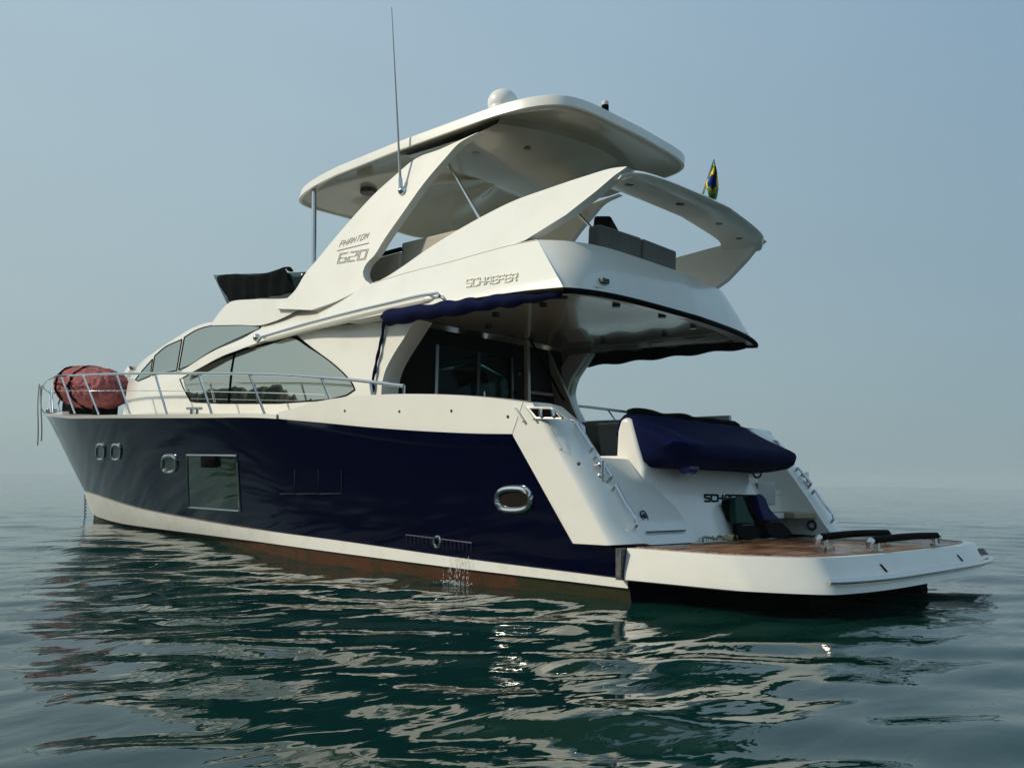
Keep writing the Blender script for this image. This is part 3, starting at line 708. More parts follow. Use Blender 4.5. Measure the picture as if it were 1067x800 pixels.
# ---- rear wing arch (spoiler hoop)
WU = [(387.5, 296), (400, 290), (417.5, 279), (442.5, 261.5), (470, 244), (500.7, 226.5), (535, 209.5), (569.5, 197), (610, 183.5), (640, 175), (653, 173.6)]
WL = [(387.5, 296.1), (400, 291.8), (414, 287.1), (438, 280.6), (470, 272.6), (500, 264.1), (530, 256.1), (546, 251), (589.5, 224), (622, 198.5), (640, 183), (653, 174)]
WLa = WL
def yw(x, z): return yf(x, z) if z < 3.5 else yf(x, 3.5)-.45*(z-3.5)*ip(z, [(3.5, 1), (4.2, .8)])
rws = rows_between(WU, WLa, yf, 60, 8, fa=crom, fb=lin)
mb = MB(); mb.gridm(rws)
thk = .13
inn = [[(p[0], p[1]-thk, p[2]) for p in r] for r in rws]
mb.gridm(inn, flip=True); mb.gridm([rws[0], inn[0]], flip=True); mb.gridm([rws[-1][20:], inn[-1][20:]])
top_e = [r[-1] for r in rws]       # the top end of the leg, port
pt = np.array(rws[0][-1]); pb = np.array(rws[-1][-1])
# crossbar
bar = []
YS = np.linspace(1, -1, 41)
y1_ = pt[1]
for s in YS:
    y = y1_*s; a_ = abs(s)
    xa_ = pt[0]-.06+.15*a_**7-.03*(1-a_**2); z = pt[2]+.02*(1-a_**2)
    wdt = .62
    xf = pt[0]-.12+wdt+.22*a_**9
    z_aft = z-.0; z_f = z+.03
    if a_ > .86:
        d_ = (a_-.86)/.14; z_aft -= .06*d_**2; z_f -= .06*d_**2
    bar.append([(xa_, y, z_aft-.045), (xa_-.025, y, z_aft-.02), (xa_, y, z_aft+.01), (xa_+.2, y, z+.05-(.06*((a_-.86)/.14)**2 if a_ > .86 else 0)), (xf, y, z_f+.02), (xf+.01, y, z_f-.03), (xf-.05, y, z_f-.05), (xa_+.2, y, z_aft-.05)])
mbb = MB(); mbb.grid(bar, closeu=True); k0 = len(mbb.V)-8; mbb.F.append(tuple(range(8))); mbb.F.append(tuple(range(k0, k0+8)))
mb.add(mbb.V, mbb.F)
wing = mb.build('aft_wing', GEL, yacht, auto=45)
for s in (.78, .28, -.28, -.7):
    i = int((1-s)/2*40); p = bar[i]; c = (np.array(p[0])+np.array(p[6]))/2
    MB().tube([(c[0], c[1], c[2]+.0), (c[0], c[1], c[2]-.015)], .05, 12).build('downlight', LAMP, wing)

# ---- port and starboard arch panels
def ya(x, z): return 1.98-.24*(z-3.35)
AL = [(286, 321.5), (307.5, 302.5), (317.5, 286), (330, 271), (355, 241), (392.5, 200), (415, 180), (430, 167.5), (438, 163), (455, 157), (480, 146), (498, 138)]
AR = [(324, 323), (350, 314), (372, 303.5), (386, 296), (381, 292.5), (378, 285), (380, 277.5), (390, 266), (400, 250), (417.5, 225), (442.5, 190), (466, 162.5), (477.5, 150), (498, 138.2)]
rws = rows_between(AL, AR, ya, 60, 8, fa=crom)
for s in (1, -1):
    mb = MB(); rr2 = [[(p[0], p[1]*s, p[2]) for p in r] for r in rws]; iy = [[(p[0], (p[1]-.11)*s, p[2]) for p in r] for r in rws]
    mb.grid(rr2, flip=s < 0); mb.grid(iy, flip=s > 0); mb.grid([rr2[0], iy[0]]); mb.grid([rr2[-1], iy[-1]])
    arch = mb.build('arch_panel', GEL, yacht, auto=50)
    if s == 1: archp = arch

# ---- hardtop
def ht_outline(grow, dz):
    P = []
    W = 1.60+grow; xa0 = 1.38-grow; xf0 = 6.72+grow
    for t in np.linspace(0, 2*math.pi, 97):
        c, s = math.cos(t), math.sin(t)
        ex = .20 if c < 0 else .26
        xx = (abs(c)**(ex))*(1 if c > 0 else -1); yy = (abs(s)**.24)*(1 if s > 0 else -1)
        xm = (xa0+xf0)/2; x = xm+(xf0-xm)*xx; y = W*yy
        y *= (1-.06*max(0, (x-3.8)/3.1)**2)*(1-.05*max(0, (2.4-x))**2)
        z = 5.34+.03*math.sin((x-1.4)/5.3*math.pi)-.03*max(0, (x-5))**2-.02*max(0, 2.2-x)-.05*(y/1.66)**2
        P.append((x, y, z+dz))
    return P
def shrink(P, k, dz, c=(3.6, 0)):
    return [(c[0]+(p[0]-c[0])*k, c[1]+(p[1]-c[1])*k, p[2]+dz) for p in P]
b0_ = ht_outline(0, 0)
prof = [shrink(b0_, .985, -.135), shrink(b0_, .999, -.134), shrink(b0_, 1.001, -.130), shrink(b0_, .998, -.05), shrink(b0_, .994, -.015), shrink(b0_, .980, .006), shrink(b0_, .96, .012), shrink(b0_, .8, .02), shrink(b0_, .4, .03), shrink(b0_, .01, .03)]
und = [shrink(b0_, .985, -.135), shrink(b0_, .93, -.125), shrink(b0_, .90, -.10), shrink(b0_, .6, -.06), shrink(b0_, .3, -.05), shrink(b0_, .01, -.045)]
mb = MB(); mb.grid(prof, flip=True); hardtop = mb.build('hardtop', GEL, yacht, auto=28)
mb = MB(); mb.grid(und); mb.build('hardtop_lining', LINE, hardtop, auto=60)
# transverse arch rib under the hardtop
mb = MB(); rows = []
for y in np.linspace(1.50, -1.50, 25):
    a_ = abs(y)/1.50; z = 5.235-.04*a_**2-.03*max(0, a_-.8)
    rows.append([(2.25-.35*(1-a_**2), y, z+.04), (2.35-.35*(1-a_**2), y, z-.06), (2.8, y, z-.10), (3.9, y, z-.06), (4.2, y, z+.02)])
mb.grid(rows); mb.build('roof_rib', LINE, hardtop, auto=40)
for x, y in ((3.2, 1.0), (2.6, .7), (1.8, .9), (1.75, .2), (3.2, -.8), (1.9, -.7)):
    zz = 5.14 if 2.3 < x < 4.1 else 5.26
    MB().tube([(x, y, zz+.03), (x, y, zz-.015)], .045, 12).build('downlight', LAMP, hardtop)
MB().tube([(5.5, .9, 5.2), (5.5, .9, 5.12)], .12, 16).build('speaker', RUBBER, hardtop)
p = onX(658, 132, 1.2)
dome = MB()
c = onY(524, 108, 1.0); dome.ball((c[0], 1.0, c[2]), .19, 28, (1, 1, .92)); dome.tube([(c[0], 1.0, 5.3), (c[0], 1.0, c[2])], .175, 24); dome.build('satellite_dome', mat('dome_white', (.8, .8, .78), .3, coat=.3), hardtop)
c = onY(630.5, 116, .3); lg = MB(); c[2] += .07; lg.tube([(c[0], c[1], 5.30), (c[0], c[1], c[2]+.0)], .045, 12); lob = lg.build('stern_light', BLACK, hardtop)
MB().tube([(c[0], c[1], c[2]+.0), (c[0], c[1], c[2]+.04), (c[0], c[1], c[2]+.06)], [.04, .045, .03], 12).build('lamp_glass', mat('lamp_glass', (.6, .6, .58), .2), lob)
# front pole, strut
p = onY(327, 207, 1.45); q_ = onY(327, 277, 1.45)
MB().tube([(q_[0], 1.45, q_[2]-.4), (q_[0], 1.45, q_[2]), (p[0], 1.45, p[2]+.12)], .035, 14).build('roof_pole', STEEL, yacht)
MB().tube([(q_[0], -1.45, q_[2]-.4), (p[0], -1.45, p[2]+.12)], .035, 14).build('roof_pole', STEEL, yacht)
for s in (1, -1):
    a_ = onY(466, 169, 1.42); c_ = onY(503, 228, 1.75); MB().tube([(a_[0], a_[1]*s, a_[2]), (c_[0], c_[1]*s, c_[2]-.05)], .02, 10).build('roof_strut', STEEL, yacht)
# antenna
a0 = onY(417.5, 196, 1.72); a1 = onY(408, 8, 1.72)
an = MB().tube([a0, a0+(a1-a0)*.08, a0+(a1-a0)*.5, a1], [.022, .017, .012, .006], 10).build('whip_antenna', mat('antenna_grey', (.30, .34, .36), .4), yacht)
mb = MB(); mb.ball(a0+np.array([0, -.03, -.03]), .06, 12); mb.tube([a0+np.array([0, -.10, -.06]), a0], .03, 8); mb.tube([a0, a0+(a1-a0)*.05], .028, 10); mb.build('antenna_mount', STEEL, an)
# grab rail on the band
def yfo(d): return lambda x, z: yf(x, z)+d
GR = [(273, 351), (300, 343), (355, 328), (405, 316), (450, 306.5), (457, 306), (458.5, 309)]
P = [onS(u, v, yfo(.06)) for u, v in crom(GR, 40)]
for s in (1, -1):
    mb = MB(); mb.tube([(p_[0], p_[1]*s, p_[2]) for p_ in P], .018, 10)
    for i in (0, 20, 39): mb.tube([(P[i][0], P[i][1]*s, P[i][2]), (P[i][0], (P[i][1]-.09)*s, P[i][2]-.03)], .016, 8)
    mb.build('grab_rail', STEEL, yacht)
    M_ = [onS(u, v, yfo(.0)) for u, v in crom([(277, 353.5), (300, 347.5), (355, 333), (405, 321), (452, 311)], 40)]
    mb = MB(); mb.tube([(p_[0], p_[1]*s, p_[2]) for p_ in M_], [.03]+[.05]*38+[.03], 10); mb.build('side_moulding', GEL, yacht)
p = onS(268, 352, yfo(.03)); MB().ball(p, .06, 12).build('navigation_light', STEEL, yacht)

# ---- lettering, as raised strokes
G = {'S': [[(1, 1), (0, 1), (0, .55), (1, .45), (1, 0), (0, 0)]], 'C': [[(1, 1), (0, 1), (0, 0), (1, 0)]], 'H': [[(0, 0), (0, 1)], [(1, 0), (1, 1)], [(0, .5), (1, .5)]],
     'A': [[(0, 0), (.35, 1), (1, 1), (1, 0)], [(.2, .42), (1, .42)]], 'E': [[(1, 1), (0, 1), (0, 0), (1, 0)], [(0, .5), (.9, .5)]], 'F': [[(1, 1), (0, 1), (0, 0)], [(0, .5), (.85, .5)]],
     'R': [[(0, 0), (0, 1), (1, 1), (1, .5), (0, .5)], [(.5, .5), (1, 0)]], 'P': [[(0, 0), (0, 1), (1, 1), (1, .5), (0, .5)]], 'N': [[(0, 0), (0, 1), (1, 0), (1, 1)]],
     'T': [[(0, 1), (1, 1)], [(.5, 1), (.5, 0)]], 'O': [[(0, 0), (0, 1), (1, 1), (1, 0), (0, 0)]], 'M': [[(0, 0), (0, 1), (.5, .4), (1, 1), (1, 0)]],
     '6': [[(1, 1), (0, 1), (0, 0), (1, 0), (1, .5), (0, .5)]], '2': [[(0, 1), (1, 1), (1, .5), (0, .5), (0, 0), (1, 0)]], '0': [[(0, 0), (0, 1), (1, 1), (1, 0), (0, 0)]]}
def text3(word, o_, ex, ey, S, r, m, name, gap=.30, slant=0, double=0, parent=None):
    n_ = len(word); w = 1/(n_+gap*(n_-1)); mb = MB()
    for i, ch in enumerate(word):
        for st in G[ch]:
            for d in ((0,) if not double else (-double, double)):
                pts = []
                for (a_, c_) in st:
                    ca = .5+(a_-.5)*(1+d*2); cc = .5+(c_-.5)*(1+d*1.2)
                    uu = (i*(1+gap)+ca)*w+slant*cc*w; pts.append((o_[0]+ex[0]*uu+ey[0]*cc, o_[1]+ex[1]*uu+ey[1]*cc))
                for k in range(len(pts)-1): mb.tube([S(*pts[k]), S(*pts[k+1])], r, 6)
    return mb.build(name, m, parent or yacht)
text3('SCHAEFER', (486, 299), (52.5, -6.5), (0, -7.2), lambda u, v: onS(u, v, yfo(.002)), .012, LETW, 'maker_lettering', slant=.15)
text3('PHANTOM', (353, 257.5), (29, -9), (2.5, -6), lambda u, v: onS(u, v, lambda x, z: ya(x, z)+.003), .0055, LETG, 'model_lettering', gap=.55, slant=.2, parent=archp)
text3('620', (352, 274.2), (28, -4.5), (3.0, -9.5), lambda u, v: onS(u, v, lambda x, z: ya(x, z)+.003), .004, LETG, 'model_number', gap=.42, double=.10, parent=archp)
MB().tube([onS(u, v, lambda x, z: ya(x, z)+.003) for u, v in ((351.5, 261.3), (384, 253.3))], .007, 6).build('underline', LETG, archp)
def onT(u, v):      # onto the transom face
    r = ray(u, v); t_ = [(k, (CP+k*r)) for k in np.linspace(5, 16, 1200)]
    for k, p_ in t_:
        if p_[0]-tx(p_[2]) > 0 : return p_+np.array([-.006, 0, 0])
    return p_
text3('SCHAEFER', (734, 521.8), (52, .8), (0, -6.4), onT, .012, CHROMEL, 'stern_lettering', gap=.28)

# ---- hull openings (both sides)
def yh(d): return lambda x, z: Bh(x, z)+d
def hull_ring(cu, cv, ru, rv, name, wide=.022, pane=GLASSM, sq=2.6, rimmat=STEEL):
    P = []
    for t in np.linspace(0, 2*math.pi, 33)[:-1]:
        c, s = math.cos(t), math.sin(t)
        P.append((cu+ru*abs(c)**(2/sq)*(1 if c > 0 else -1), cv+rv*abs(s)**(2/sq)*(1 if s > 0 else -1)))
    P3 = [onS(u, v, yh(.008)) for u, v in P]; cc = onS(cu, cv, yh(.006))
    for s in (1, -1):
        pn = MB(); pn.add([(cc[0], cc[1]*s, cc[2])]+[(p[0], p[1]*s, p[2]) for p in P3], [(0, i+1, (i+1) % 32+1) for i in range(32)])
        o = pn.build(name, pane, yacht)
        MB().tube([(p[0], p[1]*s, p[2]) for p in P3+P3[:1]], wide, 8).build('porthole_rim', rimmat, o)
DKG = mat('porthole_glass', (.02, .022, .018), .05, spec=.6)
hull_ring(104.8, 470.5, 4.2, 7.8, 'porthole', .026, DKG); hull_ring(121, 470.8, 4.8, 7.8, 'porthole', .026, DKG)
hull_ring(176.6, 483, 7.2, 8.6, 'porthole', .03, DKG); hull_ring(535.5, 520, 17.5, 11.5, 'porthole', .03, mat('porthole_bronze', (.018, .013, .010), .06, spec=.6))
for s in (1, -1):
    A_ = [(195, 474.2), (247, 474.8)]; B_ = [(196.5, 528.5), (250, 532.5)]
    r_ = rows_between(A_, B_, yh(.006), 8, 8, fa=lin); r_ = [[(p[0], p[1]*s, p[2]) for p in rw] for rw in r_]
    o = MB().grid(r_).build('hull_window', GLASSM, yacht)
    rim = r_[0]+[x[-1] for x in r_[1:]]+r_[-1][::-1]+[x[0] for x in r_[::-1]]
    MB().tube(rim, .02, 6).build('window_frame', STEELD, o)
    v_ = rows_between([(210.5, 475.5), (227, 475.7)], [(210.8, 486.5), (227.3, 486.8)], yh(.02), 4, 4, fa=lin)
    solid(MB().grid([[(p[0], p[1]*s, p[2]) for p in rw] for rw in v_]).build('opening_light', BLACK, o), .02)
    # air vents, nearly black on the navy
    for (u0, u1) in ((292, 306.5), (308.5, 331), (333, 355)):
        v_ = rows_between([(u0, 489), (u1, 489.8)], [(u0, 512.5), (u1, 513.5+.02*(u1-300))], yh(.005), 4, 4, fa=lin)
        o = MB().grid([[(p[0], p[1]*s, p[2]) for p in rw] for rw in v_]).build('air_vent', NAVY, yacht)
        e_ = [onS(u1+.8, vv, yh(.012)) for vv in (490, 514)]+[onS(u0, 514.5, yh(.012))]
        MB().tube([(p[0], p[1]*s, p[2]) for p in e_], .007, 6).build('vent_frame', mat('frame_dim', (.05, .05, .08), .3, metal=.8) if s == 1 else STEELD, o)
    # engine exhaust grille
    gr = MB()
    for k in range(17):
        u = 424+k*4.2
        if 451 < u < 461: continue
        gr.tube([onS(u, 557.5+.12*(u-424)*1.0, yh(.004))*np.array([1, s, 1]), onS(u, 566.5+.12*(u-424), yh(.004))*np.array([1, s, 1])], .008, 6)
    gr.tube([onS(423, 557, yh(.006))*np.array([1, s, 1]), onS(492, 565.5, yh(.006))*np.array([1, s, 1])], .008, 6)
    gr.build('exhaust_grille', mat('grille_navy', (.02, .022, .05), .3, metal=.4) if s == 1 else BLACK, yacht)
hull_ring(455.6, 564.3, 3.3, 5.3, 'water_outlet', .016, BLACK, sq=2)

# ---- cockpit
bk = MB(); XB_ = 3.72
bk.box((XB_, 1.10, 1.0), (XB_+.05, 1.93, 2.92)); bk.box((XB_, -1.85, 1.0), (XB_+.05, -.35, 2.92)); bk.box((XB_, -.4, 2.72), (XB_+.05, 1.12, 2.92))
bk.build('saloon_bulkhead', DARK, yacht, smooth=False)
o = MB().box((XB_+.01, -.36, 1.02), (XB_+.03, 1.10, 2.72)).build('sliding_door', GLASSD, yacht, smooth=False)
for y_ in (1.10, .36, -.36): MB().box((XB_-.02, y_-.025, 1.02), (XB_, y_+.025, 2.72)).build('door_frame', mat('frame_black', (.03, .03, .03), .3) if y_ != 1.10 else STEELD, o, smooth=False)
MB().tube([(XB_-.05, .28, 1.7), (XB_-.05, .28, 2.2)], .015, 8).build('door_handle', STEEL, o)
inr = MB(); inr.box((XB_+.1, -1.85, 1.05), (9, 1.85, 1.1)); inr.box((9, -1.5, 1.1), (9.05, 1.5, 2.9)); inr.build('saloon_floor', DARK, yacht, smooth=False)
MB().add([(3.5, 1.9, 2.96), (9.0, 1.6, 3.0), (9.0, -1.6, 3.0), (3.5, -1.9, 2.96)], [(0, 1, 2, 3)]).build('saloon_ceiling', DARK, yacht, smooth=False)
bevel(MB().box((5.2, -.2, 1.1), (6.6, 1.75, 1.75)).build('saloon_sofa', BEIGEU, yacht), .06, 3)
ck = MB(); ck.box((.9, -1.95, .96), (XB_, 1.95, 1.0)); ck.build('cockpit_sole', TEAK, yacht, smooth=False)
ln = MB(); ln.box((1.25, -2.06, 1.0), (XB_, -1.99, 1.93)); ln.box((1.5, 1.99, 1.0), (XB_, 2.06, 1.62)); liner = ln.build_lr('cockpit_liner', GREYL, yacht, smooth=False)
sf = MB(); sf.box((2.0, -1.95, 1.0), (3.3, -1.35, 1.42)); sf.box((2.0, -1.98, 1.42), (3.3, -1.75, 1.88)); bevel(sf.build('cockpit_sofa', GREYL, yacht), .03, 2)
cb = MB().box((1.15, -1.9, 1.0), (1.9, -1.15, 1.62)).build('cabinet', GREYL, yacht, smooth=False)
for y0 in (-1.85, -1.50): MB().box((1.12, y0, 1.1), (1.148, y0+.3, 1.52)).build('cabinet_door', GREYU, cb, smooth=False)
# starboard bulwark top liner / side ledge
# stairs to the flybridge
stp = root  # noqa
for i in range(7):
    x0 = 3.13+.07*i*0+.12*(i-2); z = 1.52+.25*i
    if z > 2.9: break
    bevel(MB().box((x0+.3, -1.30, z-.045), (x0+.55, -.50, z)).build('stair_tread', BROWN, yacht, smooth=False), .008)
MB().prism([(2.9, -1.36, 1.0), (3.2, -1.36, 1.0), (4.0, -1.36, 2.9), (3.7, -1.36, 2.9)], (0, -.05, 0)).build('stair_stringer', GELU, yacht, smooth=False)
MB().tube([onY(590, 418, -.42), onY(553, 347, -.42)], .02, 8).build('stair_handrail', BLACK, yacht)
MB().tube([onY(589.5, 399, -1.3), onY(571.5, 371, -1.3)], .014, 8).build('stair_handrail', BLACK, yacht)
MB().box((3.45, -.46, 1.0), (3.51, -.39, 2.95)).build('stair_post', GELU, yacht, smooth=False)
# starboard side panel with switch squares
sp_ = MB(); sp_.prism([(3.95, -1.78, 1.0), (3.82, -1.78, 2.03), (3.47, -1.78, 2.5), (3.14, -1.78, 2.84), (3.14, -1.78, 2.93), (4.6, -1.78, 2.93), (4.6, -1.78, 1.0)], (0, -.12, 0))
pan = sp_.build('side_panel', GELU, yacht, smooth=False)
for x_, z_ in ((3.50, 2.80), (3.37, 2.80), (3.51, 2.69)): MB().box((x_-.05, -1.776, z_-.045), (x_+.05, -1.765, z_+.045)).build('switch', BLACK, pan, smooth=False)

for u_, v_, w_ in ((632, 292.5, .055), (775, 331, .04)):
    c = onX(u_, v_, .60 if u_ < 700 else .93); bevel(MB().box((c[0]-.0, c[1]-w_, c[2]-.025), (c[0]+.12, c[1]+w_, c[2]+.025)).build('courtesy_light', RUBBER, yacht, smooth=False), .008)
# ---- flybridge furniture, screens
def slab(name, pts, t, m, parent=None):
    return bevel(MB().prism([tuple(p) for p in pts], t).build(name, m, parent or yacht), .03, 3)
zt = 3.56
slab('fly_sofa', [(.95, .62, 3.1), (.93, .62, 3.72), (.97, 1.34, 3.72), (.99, 1.34, 3.1)], (.16, 0, 0), GREYU)
slab('fly_sofa', [(.95, -.12, 3.1), (.93, -.12, 3.72), (.93, .60, 3.72), (.95, .60, 3.1)], (.16, 0, 0), GREYU)
p1, p2 = onY(418, 253, 1.5), onY(477, 240.5, 1.5)
slab('fly_backrest', [(p1[0], 1.5, 3.2), (p1[0], 1.5, p1[2]), (2.3, 1.5, p1[2]-.02), (2.3, 1.5, 3.2)], (0, -.14, 0), BEIGEU)
p1, p2 = onY(384, 271, 1.55), onY(417, 262, 1.55)
slab('fly_seat', [(p1[0]+.1, 1.55, 3.2), (p1[0]+.1, 1.55, p1[2]), (p2[0], 1.55, p2[2]), (p2[0], 1.55, 3.2)], (0, -.6, 0), BEIGEU)
MB().tube([(p1[0]+.1, 1.54, p1[2]+.03), (p2[0], 1.54, p2[2]+.03)], .03, 8).build('seat_rail', BLACK, yacht)
slab('helm_seat', [(1.35, .55, 3.05), (1.30, .55, 3.9), (1.15, .9, 3.95), (1.2, .95, 3.05)], (.15, .12, 0), BLACK)
# low windscreen on the fly, dark frame and rolled cover
SA = [(223.4, 286.7), (240, 286), (265, 285), (296, 284.3), (319.6, 283.5)]
SBt = [(237.5, 316), (250, 314), (270, 312), (296, 310), (314, 308)]
def ys_(x, z): return sm(x, [(4, 1.72), (6, 1.64), (7.5, 1.5), (8.6, 1.3), (9.6, 1.1)])+.10*(z-3.8) if x < 9.8 else -1
rws = rows_between(SA, SBt, ys_, 24, 6)
mb = MB(); mb.gridm(rws); fr2 = [r[0] for r in rws]
scr, scr2 = mb.build_lr('fly_windscreen', mat('screen_smoke', (.010, .022, .026), .12, spec=.6), yacht); solid(scr, .02); solid(scr2, .02)
mb = MB()
for f0, f1 in ((1, -1),): mb.grid([[(p[0]+.10*(1-f*f), p[1]*f, p[2]) for p in fr2] for f in np.linspace(1, -1, 9)])
solid(mb.build('fly_windscreen', scr.data.materials[0], yacht), .02)
cvr = MB(); P = [onS(u, v, lambda x, z: ys_(x, z)+.03) for u, v in crom([(226, 288), (232, 287), (248, 286.5), (262, 287), (275, 285.5), (283, 283.5), (290, 281), (296, 279), (300, 284)], 26)]
P2_ = [onS(u, v, lambda x, z: ys_(x, z)+.03) for u, v in crom([(238.5, 314.5), (250, 313.5), (264, 312), (276, 310.5), (288, 309), (297, 307), (303, 304), (307, 301)], 26)]
rows = [P]; 
for t in (.2, .4, .6, .8, 1): rows.append([P[i]*(1-t)+P2_[i]*t+np.array([0, .03*math.sin(i*1.3+t*5)+.01, 0]) for i in range(26)])
cvr.grid(rows); cvr.grid([[p+np.array([-.02, -.10, .03*abs(math.sin(i*.9))]) for i, p in enumerate(P)], P])
o = solid(cvr.build('windscreen_cover', BLACKC, yacht, auto=80), .015); o.modifiers.new('s', 'SUBSURF').render_levels = 1

# ---- rolled awning along the overhang and its hanging edge
AW = [(402, 333), (412, 330), (440, 325.5), (480, 320), (520, 314), (555, 309.5), (583, 306)]
P = [onS(u, v, yfo(-.03)) for u, v in crom(AW, 60)]
rad = [.045+.048*(1-i/59)**.6+.005*math.sin(i*.33)+.003*math.sin(i*.9+1) for i in range(60)]; rad[0] = .03
mb = MB(); mb.tube([p+np.array([0, 0, .01*math.sin(i*.7)]) for i, p in enumerate(P)], rad, 14)
aw = mb.build('rolled_awning', NAVYC, yacht, auto=80)
P = [onS(u, v, lambda x, z: yc(x, z)+.03) for u, v in crom([(401, 334), (398, 350), (395, 365), (391.5, 380), (389.5, 392), (387.5, 411)], 24)]
MB().tube([p+np.array([.004*math.sin(i*1.1), .004*math.sin(i*.8), 0]) for i, p in enumerate(P)], [.019+.004*math.sin(i*1.3) for i in range(24)], 8).build('awning_edge', NAVYC, aw, auto=80)
# starboard awning rolled under the edge
P = [(x, -2.12, 2.80) for x in np.linspace(.75, 3.4, 30)]
MB().tube(P, [.06+.04*(i/29)+.015*math.sin(i*.9) for i in range(30)], 12).build('rolled_awning', BLACKC, yacht, auto=80)

# ---- bow rail
def yr(x, z): return (sm(x, Bt)-.06) if x < 19.2 else -1
RT = [(421, 402), (400, 399.5), (370, 396), (340, 393.6), (289.5, 390.3), (212, 389), (157.5, 389), (102.5, 390), (70, 391.5)]
top_p = [onS(u, v, yr) for u, v in crom(RT, 70)]
tipx = 18.75; xs0 = top_p[-1][0]; z0_ = top_p[-1][2]
tip = [(x, max(sm(x+.05*(x-xs0)/(tipx-xs0), Bt)+.08, .12)*(1 if x < 18.3 else math.sqrt(max(0, 1-((x-18.3)/.45)**2))), z0_+.02*(x-xs0)) for x in np.linspace(xs0+.3, tipx-.02, 16)]
cl = [tuple(p) for p in top_p]+tip+[(tipx, .05, tip[-1][2])]
loop = cl+[(p[0], -p[1], p[2]) for p in cl[::-1]]
rail = MB().tube(loop, .020, 10).build('bow_rail', STEEL, yacht)
posts = [((64, 392), (77.7, 430)), ((87, 391.5), (102.5, 431)), ((121.7, 391), (135.5, 431)), ((161.6, 389.5), (174, 431)), ((207, 389.5), (220.7, 431)), ((260, 390.5), (275.7, 431)), ((335, 394), (344, 416)), ((386, 398), (388, 411))]
for s in (1, -1):
    for a_, c_ in posts:
        p_, q2 = onS(*a_, yr), onS(*c_, yr); MB().tube([(p_[0], p_[1]*s, p_[2]), (q2[0], (q2[1]+.0)*s, q2[2])], .017, 8).build('stanchion', STEEL, rail)
    wr = [onS(u, v, yr) for u, v in crom([(61, 407), (150, 407), (220, 408), (289.5, 409.5), (338, 411)], 30)]
    MB().tube([(p_[0], p_[1]*s, p_[2]) for p_ in wr], .006, 6).build('guard_wire', STEEL, rail)
    e_ = onS(421, 402, yr); MB().tube([(e_[0], e_[1]*s, e_[2]), (e_[0], (e_[1])*s, e_[2]-.12)], .017, 8).build('stanchion', STEEL, rail)
pul = MB(); pz = tip[-1][2]
pul.tube([(18.72, 0, pz), (18.9, 0, pz-.25), (18.7, 0, 2.55)], .02, 8); pul.tube([(18.2, .42, pz), (17.7, .55, 2.5)], .018, 8); pul.tube([(18.2, -.42, pz), (17.7, -.55, 2.5)], .018, 8); pul.tube([(17.6, .7, pz), (17.0, .85, 2.45)], .018, 8)
pul.build('pulpit', STEEL, rail)
rl = MB(); rl.box((18.5, -.14, 2.52), (19.35, .14, 2.60)); rl.tube([(19.3, -.12, 2.62), (19.3, .12, 2.62)], .07, 12); bevel(rl.build('bow_roller', STEELD, yacht), .01)
wl_ = MB(); wl_.box((17.2, -.25, 2.5), (18.0, .25, 2.78)); wl_.ball((17.7, .1, 2.9), .2, 12); bevel(wl_.build('windlass', BLACK, yacht), .03)
for (u, v) in ((199.5, 429), (205.5, 429)):
    p_ = onS(u, v, lambda x, z: sm(x, Bt)-.1); MB().tube([(p_[0], p_[1], p_[2]-.06), (p_[0], p_[1], p_[2]+.06)], .02, 8).build('mooring_cleat', STEELD, yacht)
a_, c_ = onS(195, 425.5, lambda x, z: sm(x, Bt)-.1), onS(210, 425.5, lambda x, z: sm(x, Bt)-.1); MB().tube([a_, c_], .02, 8).build('mooring_cleat', STEELD, yacht)

# ================================================================== THINGS ON AND BY THE YACHT
# sun pad cover
def cover():
    rt = root('sunpad_cover', (.5, 0, 1.3), 'navy canvas cover draped over the aft sun pad', 'cover')
    secs = []
    for s in np.linspace(1, -1, 41):
        y = (1.17 if s > 0 else 1.27)*s; a_ = abs(s); e = (1-max(0, (a_-.90)/.10)**2*.30)
        bag = .004*math.sin(s*5)
        low = .12*max(0, (s-.9)/.1)
        sec = [(.56, 1.17-low*.1), (.32, 1.19-low*.2), (.12, 1.225), (.06, 1.27), (.035, 1.34), (.05, 1.40), (.10, 1.435+bag*.5), (.35, 1.55+bag), (.58, 1.66+bag), (.64, 1.715), (.74, 1.745+bag), (.82, 1.735), (.87, 1.69), (.90, 1.55), (.90, 1.25)]
        k_ = max(0, (s-.80)/.20)**1.3; sec = [(x+(.58-x)*.75*k_*min(1, max(0, (1.46-z)/.16)), z) for x, z in sec]
        cz = 1.42; cx_ = .5
        secs.append([(cx_+(x-cx_)*(.75+.25*e), y, cz+(z-cz)*e) for x, z in sec])
    mb = MB(); mb.grid(secs, flip=True, closeu=False)
    n_ = len(secs[0]); mb.F.append(tuple(range(n_))); mb.F.append(tuple(range(n_*40, n_*41))[::-1])
    mb.grid([[s_[0] for s_ in secs], [s_[-1] for s_ in secs]])
    o = mb.build('canvas', NAVYC, rt, auto=50)
    rl_ = MB(); rl_.tube([(.74+.02*math.sin(i), 1.12-2.24*i/24, 1.745+.008*math.sin(i*.7)) for i in range(25)], [.03]+[.045+.006*math.sin(i*.9) for i in range(23)]+[.03], 10)
    rl_.build('rolled_flap', BLACKC, rt, auto=80); return rt
cover()
